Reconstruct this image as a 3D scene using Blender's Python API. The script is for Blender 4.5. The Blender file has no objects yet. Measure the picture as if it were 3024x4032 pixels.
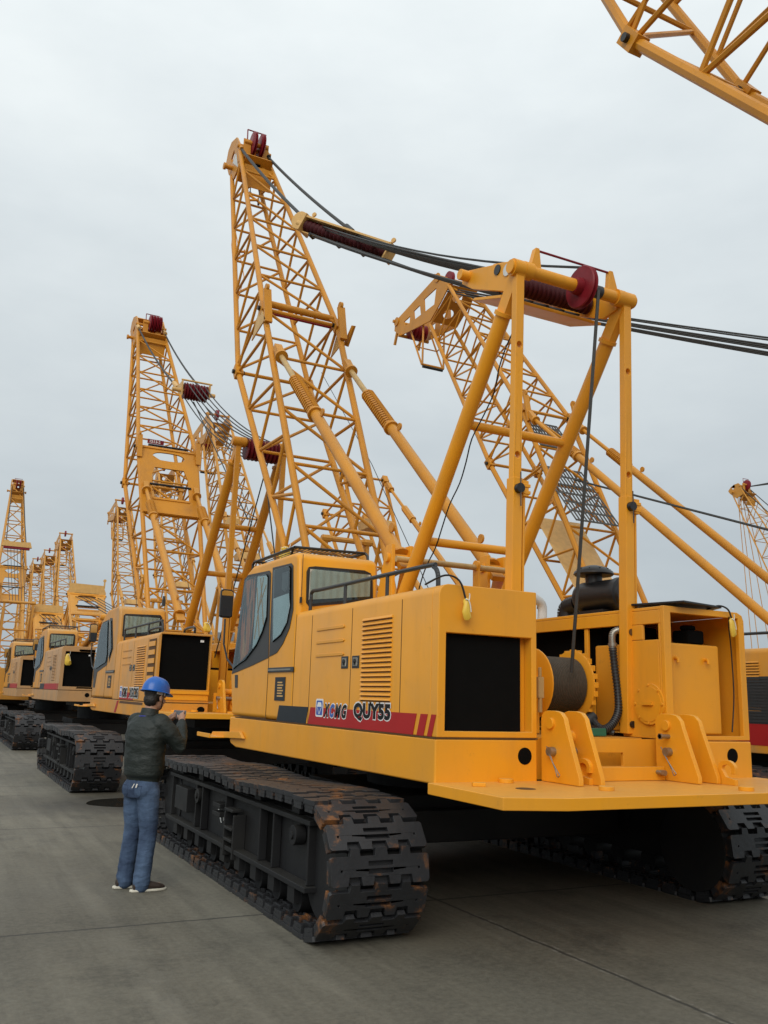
import bpy, bmesh, math, random
from mathutils import Vector, Matrix, noise
from mathutils.geometry import tessellate_polygon
R = math.radians
random.seed(5)
S = bpy.context.scene
COL = S.collection

# ------------------------------------------------------------------ materials
def nmat(name):
    m = bpy.data.materials.new(name); m.use_nodes = True
    nt = m.node_tree; nt.nodes.clear()
    out = nt.nodes.new('ShaderNodeOutputMaterial'); b = nt.nodes.new('ShaderNodeBsdfPrincipled')
    nt.links.new(b.outputs[0], out.inputs[0])
    return m, nt, b
def node(nt, typ, **kw):
    n = nt.nodes.new(typ)
    for k, v in kw.items():
        if k.startswith('i_'):
            n.inputs[int(k[2:]) if k[2:].isdigit() else k[2:]].default_value = v
        else: setattr(n, k, v)
    return n
def coords(nt, scale=(1, 1, 1), obj=True):
    t = node(nt, 'ShaderNodeTexCoord'); mp = node(nt, 'ShaderNodeMapping')
    mp.inputs['Scale'].default_value = scale
    nt.links.new(t.outputs['Object' if obj else 'Generated'], mp.inputs[0])
    return mp.outputs[0]
def nz(nt, vec, scale, detail=4, rough=.55):
    n = node(nt, 'ShaderNodeTexNoise'); n.inputs['Scale'].default_value = scale
    n.inputs['Detail'].default_value = detail; n.inputs['Roughness'].default_value = rough
    nt.links.new(vec, n.inputs['Vector']); return n.outputs[0]
def ramp(nt, fac, p0, p1, c0=(0, 0, 0, 1), c1=(1, 1, 1, 1)):
    r = node(nt, 'ShaderNodeValToRGB'); e = r.color_ramp.elements
    e[0].position = p0; e[1].position = p1; e[0].color = c0; e[1].color = c1
    nt.links.new(fac, r.inputs[0]); return r.outputs[0]
def mixc(nt, fac, a, b, typ='MIX'):
    m = node(nt, 'ShaderNodeMix', data_type='RGBA', blend_type=typ)
    if isinstance(fac, (int, float)): m.inputs[0].default_value = fac
    else: nt.links.new(fac, m.inputs[0])
    for i, c in ((6, a), (7, b)):
        if isinstance(c, tuple): m.inputs[i].default_value = c if len(c) == 4 else (*c, 1)
        else: nt.links.new(c, m.inputs[i])
    return m.outputs[2]
def bump(nt, b, h, s=.2, d=.01):
    n = node(nt, 'ShaderNodeBump'); n.inputs['Strength'].default_value = s; n.inputs['Distance'].default_value = d
    nt.links.new(h, n.inputs['Height']); nt.links.new(n.outputs[0], b.inputs['Normal'])

def paint(name, col, dirt, amount, rough=.38, streak=True, coat=.10):
    """enamel paint with grime clouds, vertical rain streaks and uneven gloss"""
    m, nt, b = nmat(name)
    v = coords(nt); vs = coords(nt, (2.6, 2.6, .35))
    f = ramp(nt, nz(nt, v, 1.3, 5), .42, .78)
    s = ramp(nt, nz(nt, vs, 1.9, 6, .66), .54, .86)
    c = mixc(nt, f, col, dirt)
    mul = node(nt, 'ShaderNodeMath', operation='MULTIPLY'); mul.inputs[1].default_value = amount
    nt.links.new(f, mul.inputs[0])
    c = mixc(nt, mul.outputs[0], col, dirt)
    if streak:
        mu2 = node(nt, 'ShaderNodeMath', operation='MULTIPLY'); mu2.inputs[1].default_value = amount * .5
        nt.links.new(s, mu2.inputs[0])
        c = mixc(nt, mu2.outputs[0], c, tuple(x * .62 for x in dirt))
    sp = ramp(nt, nz(nt, v, 8, 6, .75), .62, .74)
    mu3 = node(nt, 'ShaderNodeMath', operation='MULTIPLY'); mu3.inputs[1].default_value = amount * .5
    nt.links.new(sp, mu3.inputs[0])
    c = mixc(nt, mu3.outputs[0], c, tuple(x * .5 for x in dirt))
    ge = node(nt, 'ShaderNodeNewGeometry'); sx = node(nt, 'ShaderNodeSeparateXYZ'); nt.links.new(ge.outputs['Normal'], sx.inputs[0])
    du = node(nt, 'ShaderNodeMapRange'); du.inputs[1].default_value = .55; du.inputs[2].default_value = .98; du.inputs[4].default_value = .42 if coat else .2; nt.links.new(sx.outputs[2], du.inputs[0])
    c = mixc(nt, du.outputs[0], c, (.58, .37, .14) if coat else (.07, .064, .05))
    nt.links.new(c, b.inputs['Base Color'])
    rr = node(nt, 'ShaderNodeMapRange'); rr.inputs[3].default_value = rough - .09; rr.inputs[4].default_value = rough + .22
    nt.links.new(nz(nt, v, 4, 4), rr.inputs[0]); nt.links.new(rr.outputs[0], b.inputs['Roughness'])
    b.inputs['Specular IOR Level'].default_value = .36; b.inputs['Coat Weight'].default_value = coat; b.inputs['Coat Roughness'].default_value = .12
    bump(nt, b, nz(nt, v, 1.7, 2), .16, .025)
    return m
def flat(name, col, rough=.5, metal=0., var=.25, scale=9, spec=.5):
    m, nt, b = nmat(name)
    v = coords(nt); f = nz(nt, v, scale, 4)
    nt.links.new(mixc(nt, f, tuple(c * (1 - var) for c in col), tuple(c * (1 + var) for c in col)), b.inputs['Base Color'])
    b.inputs['Roughness'].default_value = rough; b.inputs['Metallic'].default_value = metal; b.inputs['Specular IOR Level'].default_value = spec
    return m
M = {}
M['yellow'] = paint('yellow_paint', (.82, .345, .014), (.60, .285, .05), .6)
M['boom'] = paint('boom_paint', (.60, .245, .012), (.40, .175, .03), .65, .45)
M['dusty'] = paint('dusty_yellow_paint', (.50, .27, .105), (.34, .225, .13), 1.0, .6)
M['semi'] = paint('weathered_yellow_paint', (.70, .29, .018), (.45, .26, .10), .9, .45)
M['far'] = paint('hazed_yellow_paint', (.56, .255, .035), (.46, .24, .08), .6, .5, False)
M['pale'] = flat('sun_bleached_yellow', (.62, .37, .12), .5)
M['red'] = flat('sheave_red', (.20, .010, .018), .45, spec=.3); M['midred'] = flat('mid_sheave_red', (.12, .009, .013), .5, spec=.2); M['darkred'] = flat('shaded_sheave_red', (.055, .007, .009), .6, spec=.2)  # midred and darkred are deeper tones of the same sheave red
M['decalred'] = flat('stripe_red', (.40, .016, .016), .5, var=.12, scale=3, spec=.25)
M['decaldark'] = flat('stripe_slate', (.018, .023, .030), .5, spec=.25)
M['white'] = flat('decal_white', (.80, .80, .78), .4, var=.05)
M['ink'] = flat('lettering_black', (.008, .008, .009), .5, spec=.2)
M['blue'] = flat('badge_blue', (.03, .10, .42), .35)
M['black'] = flat('black_plastic', (.009, .009, .010), .4)
M['dark'] = flat('radiator_and_shade_black', (.004, .004, .004), .95, spec=.08)  # radiator black, also paints shade in pockets, bays and behind panes
M['grille'] = flat('grille_gray', (.03, .033, .036), .5)
M['rubber'] = flat('window_rubber', (.022, .02, .02), .45)
M['steel'] = flat('bare_steel', (.32, .30, .26), .38, .8)
M['zinc'] = flat('greased_rod', (.50, .33, .13), .42, .1)
M['rope'] = flat('wire_rope', (.035, .035, .033), .55, .3, .5, 60)
M['drumrope'] = flat('greasy_rope_layers', (.060, .047, .032), .6, .2, .5, 45); M['seam'] = flat('seam_shadow', (.10, .045, .01), .8)
M['mirror'] = flat('mirror_glass', (.75, .78, .80), .04, 1., .02)
M['bag'] = flat('yellow_plastic_bag', (.75, .50, .06), .35)
M['tie'] = flat('white_tie', (.7, .68, .62), .6)
M['curtain'] = flat('window_curtain', (.58, .53, .45), .85, var=.2, scale=14)
M['helmet'] = flat('helmet_blue', (.012, .105, .42), .28, var=.18, scale=12)
M['skin'] = flat('skin', (.42, .23, .15), .5, var=.1)
M['hair'] = flat('hair_black', (.012, .010, .009), .6)
M['shoe'] = flat('shoe_brown', (.030, .018, .013), .6)
M['sole'] = flat('shoe_sole', (.62, .59, .50), .6)
M['lanyard'] = flat('lanyard_blue', (.02, .03, .30), .5)
M['phone'] = flat('phone_gray', (.16, .17, .185), .3)
M['cladding'] = flat('pale_cladding', (.62, .63, .62), .6)
M['perf'] = flat('dark_walkway_mesh', (.10, .10, .095), .6)
M['green'] = flat('coupling_green', (.02, .14, .09), .4)
M['capblue'] = flat('cap_blue', (.01, .08, .35), .4)
def reflbrownmat():  # red-brown reflection in the cab glass, put into a colour
    m, nt, b = nmat('painted_pane_backing'); f = nz(nt, coords(nt, (1, 3.2, .7)), 1.5, 3, .5)
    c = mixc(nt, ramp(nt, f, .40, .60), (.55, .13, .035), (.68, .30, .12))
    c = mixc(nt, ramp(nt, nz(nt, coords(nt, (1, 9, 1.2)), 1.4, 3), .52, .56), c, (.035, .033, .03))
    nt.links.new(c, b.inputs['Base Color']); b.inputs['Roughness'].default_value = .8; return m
M['reflbrown'] = reflbrownmat(); M['reflsky'] = flat('painted_sky_reflection', (.62, .70, .74), .6, var=.18, scale=3)  # the pale tone paints bright sky reflected in the glass
M['amber'] = flat('dark_interior', (.10, .045, .012), .7)

def glassmat():
    m, nt, b = nmat('cab_glass')
    b.inputs['Base Color'].default_value = (.06, .07, .075, 1); b.inputs['Roughness'].default_value = .02
    gl = node(nt, 'ShaderNodeBsdfGlossy'); gl.inputs['Roughness'].default_value = .015; gl.inputs[0].default_value = (.8, .85, .88, 1)
    tr = node(nt, 'ShaderNodeBsdfTransparent'); tr.inputs[0].default_value = (.78, .84, .84, 1)
    fr = node(nt, 'ShaderNodeLayerWeight'); pw = node(nt, 'ShaderNodeMath', operation='POWER'); pw.inputs[1].default_value = 3.2; nt.links.new(fr.outputs['Facing'], pw.inputs[0])
    ma = node(nt, 'ShaderNodeMath', operation='MULTIPLY_ADD'); ma.inputs[1].default_value = .30; ma.inputs[2].default_value = .04; nt.links.new(pw.outputs[0], ma.inputs[0])
    mx = node(nt, 'ShaderNodeMixShader'); nt.links.new(ma.outputs[0], mx.inputs[0])
    nt.links.new(tr.outputs[0], mx.inputs[1]); nt.links.new(gl.outputs[0], mx.inputs[2])
    nt.links.new(mx.outputs[0], nt.nodes['Material Output'].inputs[0]); return m
M['glass'] = glassmat()
def trackmat():
    m, nt, b = nmat('track_steel_rusty')
    v = coords(nt); r = ramp(nt, nz(nt, v, 3.4, 8, .68), .545, .62)
    r2 = ramp(nt, nz(nt, v, 9., 6, .7), .43, .60)
    mu = node(nt, 'ShaderNodeMath', operation='MULTIPLY'); nt.links.new(r, mu.inputs[0]); nt.links.new(r2, mu.inputs[1])
    base = mixc(nt, nz(nt, v, 6, 4), (.010, .011, .013), (.027, .028, .032))
    nt.links.new(mixc(nt, mu.outputs[0], base, (.21, .085, .026)), b.inputs['Base Color'])
    b.inputs['Roughness'].default_value = .5; bump(nt, b, nz(nt, v, 26, 5), .3, .01); return m
M['track'] = trackmat()
M['chassis'] = paint('undercarriage_gray', (.009, .0095, .011), (.024, .023, .020), .7, .55, True, 0)
def jeansmat():
    m, nt, b = nmat('blue_denim'); v = coords(nt)
    f = ramp(nt, nz(nt, coords(nt, (1, 1, .6)), 5.5, 5), .36, .7)
    nt.links.new(mixc(nt, f, (.020, .038, .082), (.075, .125, .215)), b.inputs['Base Color']); b.inputs['Roughness'].default_value = .85
    bump(nt, b, nz(nt, coords(nt, (1, 1, 2.2)), 14, 3), .5, .02); return m
M['jeans'] = jeansmat(); M['seamblue'] = flat('denim_seam', (.03, .05, .10), .9)
def jacketmat():
    m, nt, b = nmat('dark_green_cloth'); v = coords(nt)
    nt.links.new(mixc(nt, nz(nt, v, 5, 4), (.0085, .0140, .0122), (.0105, .0165, .0145)), b.inputs['Base Color']); b.inputs['Roughness'].default_value = .62
    bump(nt, b, nz(nt, coords(nt, (1, 1, 1.8)), 8, 4), .6, .03); return m
M['jacket'] = jacketmat()
def groundmat():
    m, nt, b = nmat('worn_concrete'); v = coords(nt)
    sep = node(nt, 'ShaderNodeSeparateXYZ'); nt.links.new(v, sep.inputs[0])
    def M2(op, a, bb=None):
        n = node(nt, 'ShaderNodeMath', operation=op)
        for i, x in enumerate((a, bb)):
            if x is None: continue
            if isinstance(x, (int, float)): n.inputs[i].default_value = x
            else: nt.links.new(x, n.inputs[i])
        return n.outputs[0]
    wob = M2('MULTIPLY', M2('SUBTRACT', nz(nt, v, 2.2, 5, .7), .5), .07)
    def joint(axis, off, per, w):
        a = M2('ADD', M2('ADD', axis, -off), wob)
        p = M2('PINGPONG', a, per / 2)
        return M2('LESS_THAN', p, w)
    jy = joint(sep.outputs[1], 1.30, 4.97, .016); jx = joint(sep.outputs[0], .80, 5.0, .014)
    broad = nz(nt, v, .55, 6, .62)
    c = mixc(nt, ramp(nt, broad, .3, .7), (.118, .107, .080), (.250, .230, .175))
    streaks = ramp(nt, nz(nt, coords(nt, (2.6, .35, 1)), 1.8, 6, .65), .5, .75)
    c = mixc(nt, M2('MULTIPLY', streaks, .5), c, (.205, .192, .155))
    blot = ramp(nt, nz(nt, v, 1.15, 8, .74), .52, .62)
    c = mixc(nt, M2('MULTIPLY', blot, .7), c, (.050, .045, .036))
    sl = node(nt, 'ShaderNodeCombineXYZ'); nt.links.new(M2('FLOOR', M2('MULTIPLY', M2('ADD', sep.outputs[0], -.8), .2)), sl.inputs[0]); nt.links.new(M2('FLOOR', M2('MULTIPLY', M2('ADD', sep.outputs[1], -1.3), 1 / 4.97)), sl.inputs[1])
    wn = node(nt, 'ShaderNodeTexWhiteNoise'); nt.links.new(sl.outputs[0], wn.inputs[0]); tone = node(nt, 'ShaderNodeMapRange'); tone.inputs[3].default_value = .86; tone.inputs[4].default_value = 1.10; nt.links.new(wn.outputs[0], tone.inputs[0])
    tv = node(nt, 'ShaderNodeCombineColor')
    for i in range(3): nt.links.new(tone.outputs[0], tv.inputs[i])
    c = mixc(nt, 1., c, tv.outputs[0], 'MULTIPLY')
    arc = node(nt, 'ShaderNodeTexWave', wave_type='RINGS', rings_direction='Z'); arc.inputs['Scale'].default_value = .55; arc.inputs['Distortion'].default_value = 3.; arc.inputs['Detail'].default_value = 3.
    am = node(nt, 'ShaderNodeMapping'); am.inputs['Location'].default_value = (14, 3, 0); nt.links.new(v, am.inputs[0]); nt.links.new(am.outputs[0], arc.inputs[0])
    c = mixc(nt, M2('MULTIPLY', M2('MULTIPLY', ramp(nt, arc.outputs[0], .62, .95), ramp(nt, nz(nt, v, .8, 4, .6), .45, .65)), .30), c, (.052, .048, .040))
    oil = ramp(nt, nz(nt, v, 2.6, 3, .5), .66, .72); c = mixc(nt, M2('MULTIPLY', oil, .5), c, (.036, .033, .028))
    st2 = ramp(nt, nz(nt, coords(nt, (4., .20, 1)), 1.3, 7, .72), .44, .68); c = mixc(nt, M2('MULTIPLY', st2, .60), c, (.062, .057, .045))
    st3 = ramp(nt, nz(nt, coords(nt, (2.2, .12, 1)), 1.1, 7, .7), .48, .60); c = mixc(nt, M2('MULTIPLY', st3, .55), c, (.235, .218, .172))
    big = ramp(nt, nz(nt, v, .30, 6, .66), .44, .60); c = mixc(nt, M2('MULTIPLY', big, .60), c, (.062, .055, .042))
    fine = nz(nt, v, 21, 9, .82); c = mixc(nt, .40, c, ramp(nt, fine, .32, .72, (.018, .016, .011, 1), (.225, .212, .163, 1)))
    # rubber marks of the crawlers: pale scuffed band along the row
    d = M2('ABSOLUTE', M2('ADD', M2('ADD', sep.outputs[0], 1.92), M2('MULTIPLY', wob, 3.)))
    bf = node(nt, 'ShaderNodeMapRange'); bf.inputs[1].default_value = .16; bf.inputs[2].default_value = .02; nt.links.new(d, bf.inputs[0])
    band = M2('MULTIPLY', bf.outputs[0], ramp(nt, nz(nt, v, 5, 5, .75), .45, .68))
    c = mixc(nt, M2('MULTIPLY', band, .30), c, (.20, .19, .16))
    d2 = M2('ABSOLUTE', M2('ADD', M2('ADD', sep.outputs[0], -.80), M2('MULTIPLY', wob, 1.5)))
    crack = M2('MULTIPLY', M2('LESS_THAN', d2, .04), M2('MULTIPLY', ramp(nt, nz(nt, v, 11, 5, .75), .47, .60), ramp(nt, nz(nt, v, 1.4, 3), .42, .55)))
    c = mixc(nt, M2('MULTIPLY', crack, .6), c, (.24, .228, .195))
    # damp halo round the puddle beside the second crane
    e = node(nt, 'ShaderNodeVectorMath', operation='DISTANCE'); nt.links.new(v, e.inputs[0]); e.inputs[1].default_value = (-.3, 8.5, 0)
    damp = node(nt, 'ShaderNodeMapRange'); damp.inputs[1].default_value = 2.1; damp.inputs[2].default_value = .8
    nt.links.new(M2('ADD', e.outputs['Value'], M2('MULTIPLY', wob, 9.)), damp.inputs[0])
    c = mixc(nt, M2('MULTIPLY', damp.outputs[0], .72), c, (.026, .024, .020))
    c = mixc(nt, M2('MULTIPLY', M2('MAXIMUM', jy, jx), .8), c, (.028, .026, .023))
    nt.links.new(c, b.inputs['Base Color'])
    rr = node(nt, 'ShaderNodeMapRange'); rr.inputs[3].default_value = .5; rr.inputs[4].default_value = .9
    nt.links.new(broad, rr.inputs[0]); nt.links.new(rr.outputs[0], b.inputs['Roughness'])
    bump(nt, b, fine, .5, .012); return m
M['concrete'] = groundmat()
def watermat():
    m, nt, b = nmat('puddle_water'); b.inputs['Base Color'].default_value = (.024, .022, .018, 1); b.inputs['Roughness'].default_value = .10
    bump(nt, b, nz(nt, coords(nt), 6, 2), .03, .01); return m
M['water'] = watermat()

# ------------------------------------------------------------------ mesh builder
ORG = Vector((0, 0, 0)); TF = None        # origin of the thing being built, body-shape mapping of the crane type
MESH = {}
class MB:
    def __init__(s): s.v = []; s.f = []; s.sm = []
    def add(s, vs, fs, smooth=False, raw=False):
        k = len(s.v)
        for p in vs:
            p = Vector(p)
            if TF and not raw: p = Vector(TF(p))
            s.v.append(p)
        for f in fs: s.f.append([k + i for i in f]); s.sm.append(smooth)
        return s
    def box(s, x0, x1, y0, y1, z0, z1):
        vs = [(x, y, z) for x in (x0, x1) for y in (y0, y1) for z in (z0, z1)]
        return s.add(vs, [(0, 1, 3, 2), (4, 6, 7, 5), (0, 4, 5, 1), (2, 3, 7, 6), (0, 2, 6, 4), (1, 5, 7, 3)])
    def bar(s, a, b, w, h, up=(0, 0, 1)):
        a, b = Vector(a), Vector(b); d = (b - a).normalized(); up = Vector(up)
        if abs(d.dot(up)) > .98: up = Vector((0, 1, 0))
        x = d.cross(up).normalized(); y = x.cross(d)
        vs = [p + x * (i * w / 2) + y * (j * h / 2) for p in (a, b) for i, j in ((-1, -1), (1, -1), (1, 1), (-1, 1))]
        return s.add(vs, [(0, 1, 2, 3), (7, 6, 5, 4), (0, 4, 5, 1), (1, 5, 6, 2), (2, 6, 7, 3), (3, 7, 4, 0)])
    def tube(s, a, b, r, n=8, r2=None, caps=True):
        a, b = Vector(a), Vector(b); d = (b - a)
        if d.length < 1e-6: return s
        d.normalize(); u = Vector((0, 0, 1)) if abs(d.z) < .95 else Vector((1, 0, 0))
        x = d.cross(u).normalized(); y = x.cross(d); r2 = r if r2 is None else r2
        vs = []
        for p, rr in ((a, r), (b, r2)):
            for i in range(n):
                t = 2 * math.pi * i / n; vs.append(p + x * (rr * math.cos(t)) + y * (rr * math.sin(t)))
        k = len(s.v); s.add(vs, [(i, (i + 1) % n, n + (i + 1) % n, n + i) for i in range(n)], True)
        if caps:
            s.f.append([k + i for i in range(n)][::-1]); s.f.append([k + n + i for i in range(n)]); s.sm += [False, False]
        return s
    def path(s, pts, r, n=6):
        for a, b in zip(pts, pts[1:]): s.tube(a, b, r, n)
        return s
    def curve(s, pts, r, n=6, steps=6):
        P = [Vector(p) for p in pts]; Q = [P[0]] + P + [P[-1]]; out = []
        for i in range(1, len(Q) - 2):
            for k in range(steps):
                t = k / steps; a, b, c, d = Q[i - 1], Q[i], Q[i + 1], Q[i + 2]
                out.append(.5 * ((2 * b) + (c - a) * t + (2 * a - 5 * b + 4 * c - d) * t * t + (3 * b - a - 3 * c + d) * t ** 3))
        return s.path(out + [P[-1]], r, n)
    def prism(s, poly, ax, a, b, holes=()):
        def P(q, t): return (t, q[0], q[1]) if ax == 'x' else (q[0], t, q[1]) if ax == 'y' else (q[0], q[1], t)
        loops = [list(poly)] + [list(h) for h in holes]; flatp = [q for l in loops for q in l]; n = len(flatp)
        vs = [P(q, a) for q in flatp] + [P(q, b) for q in flatp]; fs = []
        if holes:
            tris = tessellate_polygon([[Vector((*q, 0)) for q in l] for l in loops])
            fs += [tuple(t) for t in tris] + [tuple(n + i for i in t[::-1]) for t in tris]
        else: fs += [tuple(range(n)), tuple(range(2 * n - 1, n - 1, -1))]
        k = 0
        for l in loops:
            m = len(l); fs += [(k + i, k + (i + 1) % m, n + k + (i + 1) % m, n + k + i) for i in range(m)]; k += m
        return s.add(vs, fs)
    def lathe(s, c, axis, prof, n=20):
        c = Vector(c); d = Vector(axis).normalized(); u = Vector((0, 0, 1)) if abs(d.z) < .9 else Vector((1, 0, 0))
        x = d.cross(u).normalized(); y = x.cross(d); vs = []
        for t, r in prof:
            for i in range(n):
                an = 2 * math.pi * i / n; vs.append(c + d * t + (x * math.cos(an) + y * math.sin(an)) * r)
        fs = [(j * n + i, j * n + (i + 1) % n, (j + 1) * n + (i + 1) % n, (j + 1) * n + i) for j in range(len(prof) - 1) for i in range(n)]
        s.add(vs, fs, True); return s
    def disc(s, c, axis, r, w, n=24):
        d = Vector(axis).normalized(); c = Vector(c); return s.tube(c - d * w / 2, c + d * w / 2, r, n)
    def build(s, name, mat, parent=None, bevel=0, key=None, seg=2, label=None):
        me = MESH.get(key) if key else None
        if me is None:
            me = bpy.data.meshes.new(name); me.from_pydata([p - ORG for p in s.v], [], s.f)
            me.polygons.foreach_set('use_smooth', s.sm)
            bm = bmesh.new(); bm.from_mesh(me); bmesh.ops.recalc_face_normals(bm, faces=bm.faces); bm.to_mesh(me); bm.free()
            me.materials.append(M[mat] if isinstance(mat, str) else mat)
            if bevel:
                me.polygons.foreach_set('use_smooth', [True] * len(me.polygons))
            try: me.set_sharp_from_angle(angle=R(38))
            except Exception: pass
            if key: MESH[key] = me
        o = bpy.data.objects.new(name, me); COL.objects.link(o)
        if parent is None: o.location = ORG
        else: o.parent = parent
        if bevel:
            b = o.modifiers.new('edge', 'BEVEL'); b.width = bevel; b.segments = seg; b.limit_method = 'ANGLE'; b.angle_limit = R(40); b.harden_normals = True
        if label: o['label'] = label
        return o
def thing(name, label, cat, loc, group=None):
    global ORG
    o = bpy.data.objects.new(name, None); COL.objects.link(o); o.location = loc; o.empty_display_size = .2
    o['label'] = label; o['category'] = cat
    if group: o['group'] = group
    ORG = Vector(loc); return o
def tag(o, label, cat, group=None):
    o['label'] = label; o['category'] = cat
    if group: o['group'] = group
    return o

def text_mesh(name, body, p0, p1, zlo, zhi, mat, parent, x, shear=0., bold=.02, gap=0., grow=0.):
    """lettering lying on the left-hand side of a crane body (plane x), reading towards -Y between y = p0 and y = p1"""
    cu = bpy.data.curves.new('t', 'FONT'); cu.body = body; cu.size = 1; cu.shear = shear; cu.offset = bold; cu.space_character = 1 + gap
    cu.extrude = 0; cu.resolution_u = 3
    ob = bpy.data.objects.new('t', cu); COL.objects.link(ob)
    dg = bpy.context.evaluated_depsgraph_get(); dg.update()
    me = bpy.data.meshes.new_from_object(ob.evaluated_get(dg)); bpy.data.objects.remove(ob)
    xs = [v.co.x for v in me.vertices]; ys = [v.co.y for v in me.vertices]
    x0, x1, y0, y1 = min(xs), max(xs), min(ys), max(ys)
    for v in me.vertices:
        a = (v.co.x - x0) / (x1 - x0); c = (v.co.y - y0) / (y1 - y0)
        a = a * (1 + 2 * grow * abs(zhi - zlo) / abs(p1 - p0)) - grow * abs(zhi - zlo) / abs(p1 - p0); c = c * (1 + 2 * grow) - grow
        p = Vector((x, p0 + (p1 - p0) * a, zlo + (zhi - zlo) * c))
        if TF: p = Vector(TF(p))
        v.co = p - ORG
    me.materials.append(M[mat]); o = bpy.data.objects.new(name, me); COL.objects.link(o); o.parent = parent
    return o

# ------------------------------------------------------------------ crane pieces
def lattice(mb, q0, q1, n, rc, rl, nc=8, nl=6, horiz=(0, 2), diag=True):
    """four-chord lattice between two quads (rear-left, rear-right, front-right, front-left)"""
    q0 = [Vector(p) for p in q0]; q1 = [Vector(p) for p in q1]
    def at(i, t): return q0[i].lerp(q1[i], t)
    for i in range(4): mb.tube(q0[i], q1[i], rc, nc)
    for f in range(4):
        i, j = f, (f + 1) % 4
        for k in range(n):
            t0, t1 = k / n, (k + 1) / n
            if f in horiz:
                if k: mb.tube(at(i, t0), at(j, t0), rl, nl, caps=False)
                mb.tube(at(i, t1), at(j, t0), rl, nl, caps=False)
            else:
                m = (t0 + t1) / 2
                mb.tube(at(i, t0), at(j, m), rl, nl, caps=False); mb.tube(at(j, m), at(i, t1), rl, nl, caps=False)
                if k == 0: mb.tube(at(j, 0), at(i, t0 + .02), rl, nl, caps=False)
def quad(xc, hw, rear, front, hwf=None):
    hf = hw if hwf is None else hwf
    return [(xc - hw, *rear), (xc + hw, *rear), (xc + hf, *front), (xc - hf, *front)]

def spring(mb, a, b, r, wire, turns, n=7):
    a, b = Vector(a), Vector(b); d = b - a; L = d.length; d.normalize(); x = d.cross(Vector((1, 0, 0))).normalized(); y = x.cross(d)
    st = turns * 9; pts = []
    for i in range(st + 1):
        an = 2 * math.pi * i / 9; pts.append(a + d * (L * i / st) + (x * math.cos(an) + y * math.sin(an)) * r)
    mb.path(pts, wire, 5)

def track_shoe_loop():
    cyr, cyf, Rr = .505, 4.98, .415; straight = cyf - cyr; per = 2 * straight + 2 * math.pi * Rr; n = 57
    mb = MB(); pitch = per / n; uh = pitch / 2 - .0045; v1 = .378
    def outline():
        up = [(-v1 + .05, uh - .02), (-v1, uh - .05)]
        tabs = [(-.235, -.155), (-.045, .055), (.16, .235)]
        pts = [(-v1, -uh + .018), (-v1, uh - .018), (-v1 + .014, uh - .006)]
        for a, b in tabs: pts += [(a, uh - .006), (a + .008, uh + .046), (b - .008, uh + .046), (b, uh - .006)]
        pts += [(v1 - .014, uh - .006), (v1, uh - .018), (v1, -uh + .018), (v1 - .014, -uh)]
        for a, b in reversed(tabs): pts += [(b + .014, -uh), (b + .004, -uh + .056), (a - .004, -uh + .056), (a - .014, -uh)]
        pts += [(-v1 + .014, -uh)]
        return pts
    top = outline(); holes = [[(-.095, -.024), (.095, -.024), (.095, .006), (-.095, .006)], [(-.095, .026), (.095, .026), (.095, .056), (-.095, .056)],
                              [(-.305, -.008), (-.291, -.008), (-.291, .008), (-.305, .008)], [(.291, -.008), (.305, -.008), (.305, .008), (.291, .008)]]
    for k in range(n):
        s = (k + .5) * pitch; sag = 0
        if s < straight: c = Vector((cyr + s, 0, .05)); ang = math.pi
        elif s < straight + math.pi * Rr:
            t = (s - straight) / Rr; c = Vector((cyf + Rr * math.sin(t), 0, .05 + Rr - Rr * math.cos(t))); ang = math.pi - t
        elif s < 2 * straight + math.pi * Rr:
            q = s - straight - math.pi * Rr; f = q / straight; sag = -.018 * math.sin(math.pi * 4 * f) * 1 + .012
            c = Vector((cyf - q, 0, .05 + 2 * Rr + sag)); ang = 0
        else:
            t = (s - 2 * straight - math.pi * Rr) / Rr; c = Vector((cyr - Rr * math.sin(t), 0, .05 + Rr + Rr * math.cos(t))); ang = -t
        if s < straight: out = Vector((0, 0, -1)); tan = Vector((0, 1, 0))
        elif s < straight + math.pi * Rr:
            t = (s - straight) / Rr; out = Vector((0, math.sin(t), -math.cos(t))); tan = Vector((0, math.cos(t), math.sin(t)))
        elif s < 2 * straight + math.pi * Rr: out = Vector((0, 0, 1)); tan = Vector((0, -1, 0))
        else:
            t = (s - 2 * straight - math.pi * Rr) / Rr; out = Vector((0, -math.sin(t), math.cos(t))); tan = Vector((0, -math.cos(t), -math.sin(t)))
        X = Vector((1, 0, 0)); c = Vector((0, c.x, c.z))
        sub = MB(); sub.prism(top, 'z', .014, .05, holes); sub.box(-.372, .372, -uh + .01, uh - .03, -.012, .0135)
        # inner side: roller path lugs and ribs that show on the lower run
        for vv in (-.36, -.29, -.21, .21, .29, .36): sub.box(vv - .010, vv + .010, -uh + .02, uh - .03, -.04, -.0125)
        sub.box(-.372, -.2, -.012, .012, -.035, -.0125); sub.box(.2, .372, -.012, .012, -.035, -.0125)
        sub.box(-.05, .05, -.035, .035, -.085, -.013)
        j = Vector((random.uniform(-.004, .004), 0, random.uniform(-.002, .002)))
        mb.add([c + j + X * p.x - tan * p.y + out * (p.z - .05 + .05) for p in sub.v], sub.f, raw=True)
    return mb

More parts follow.
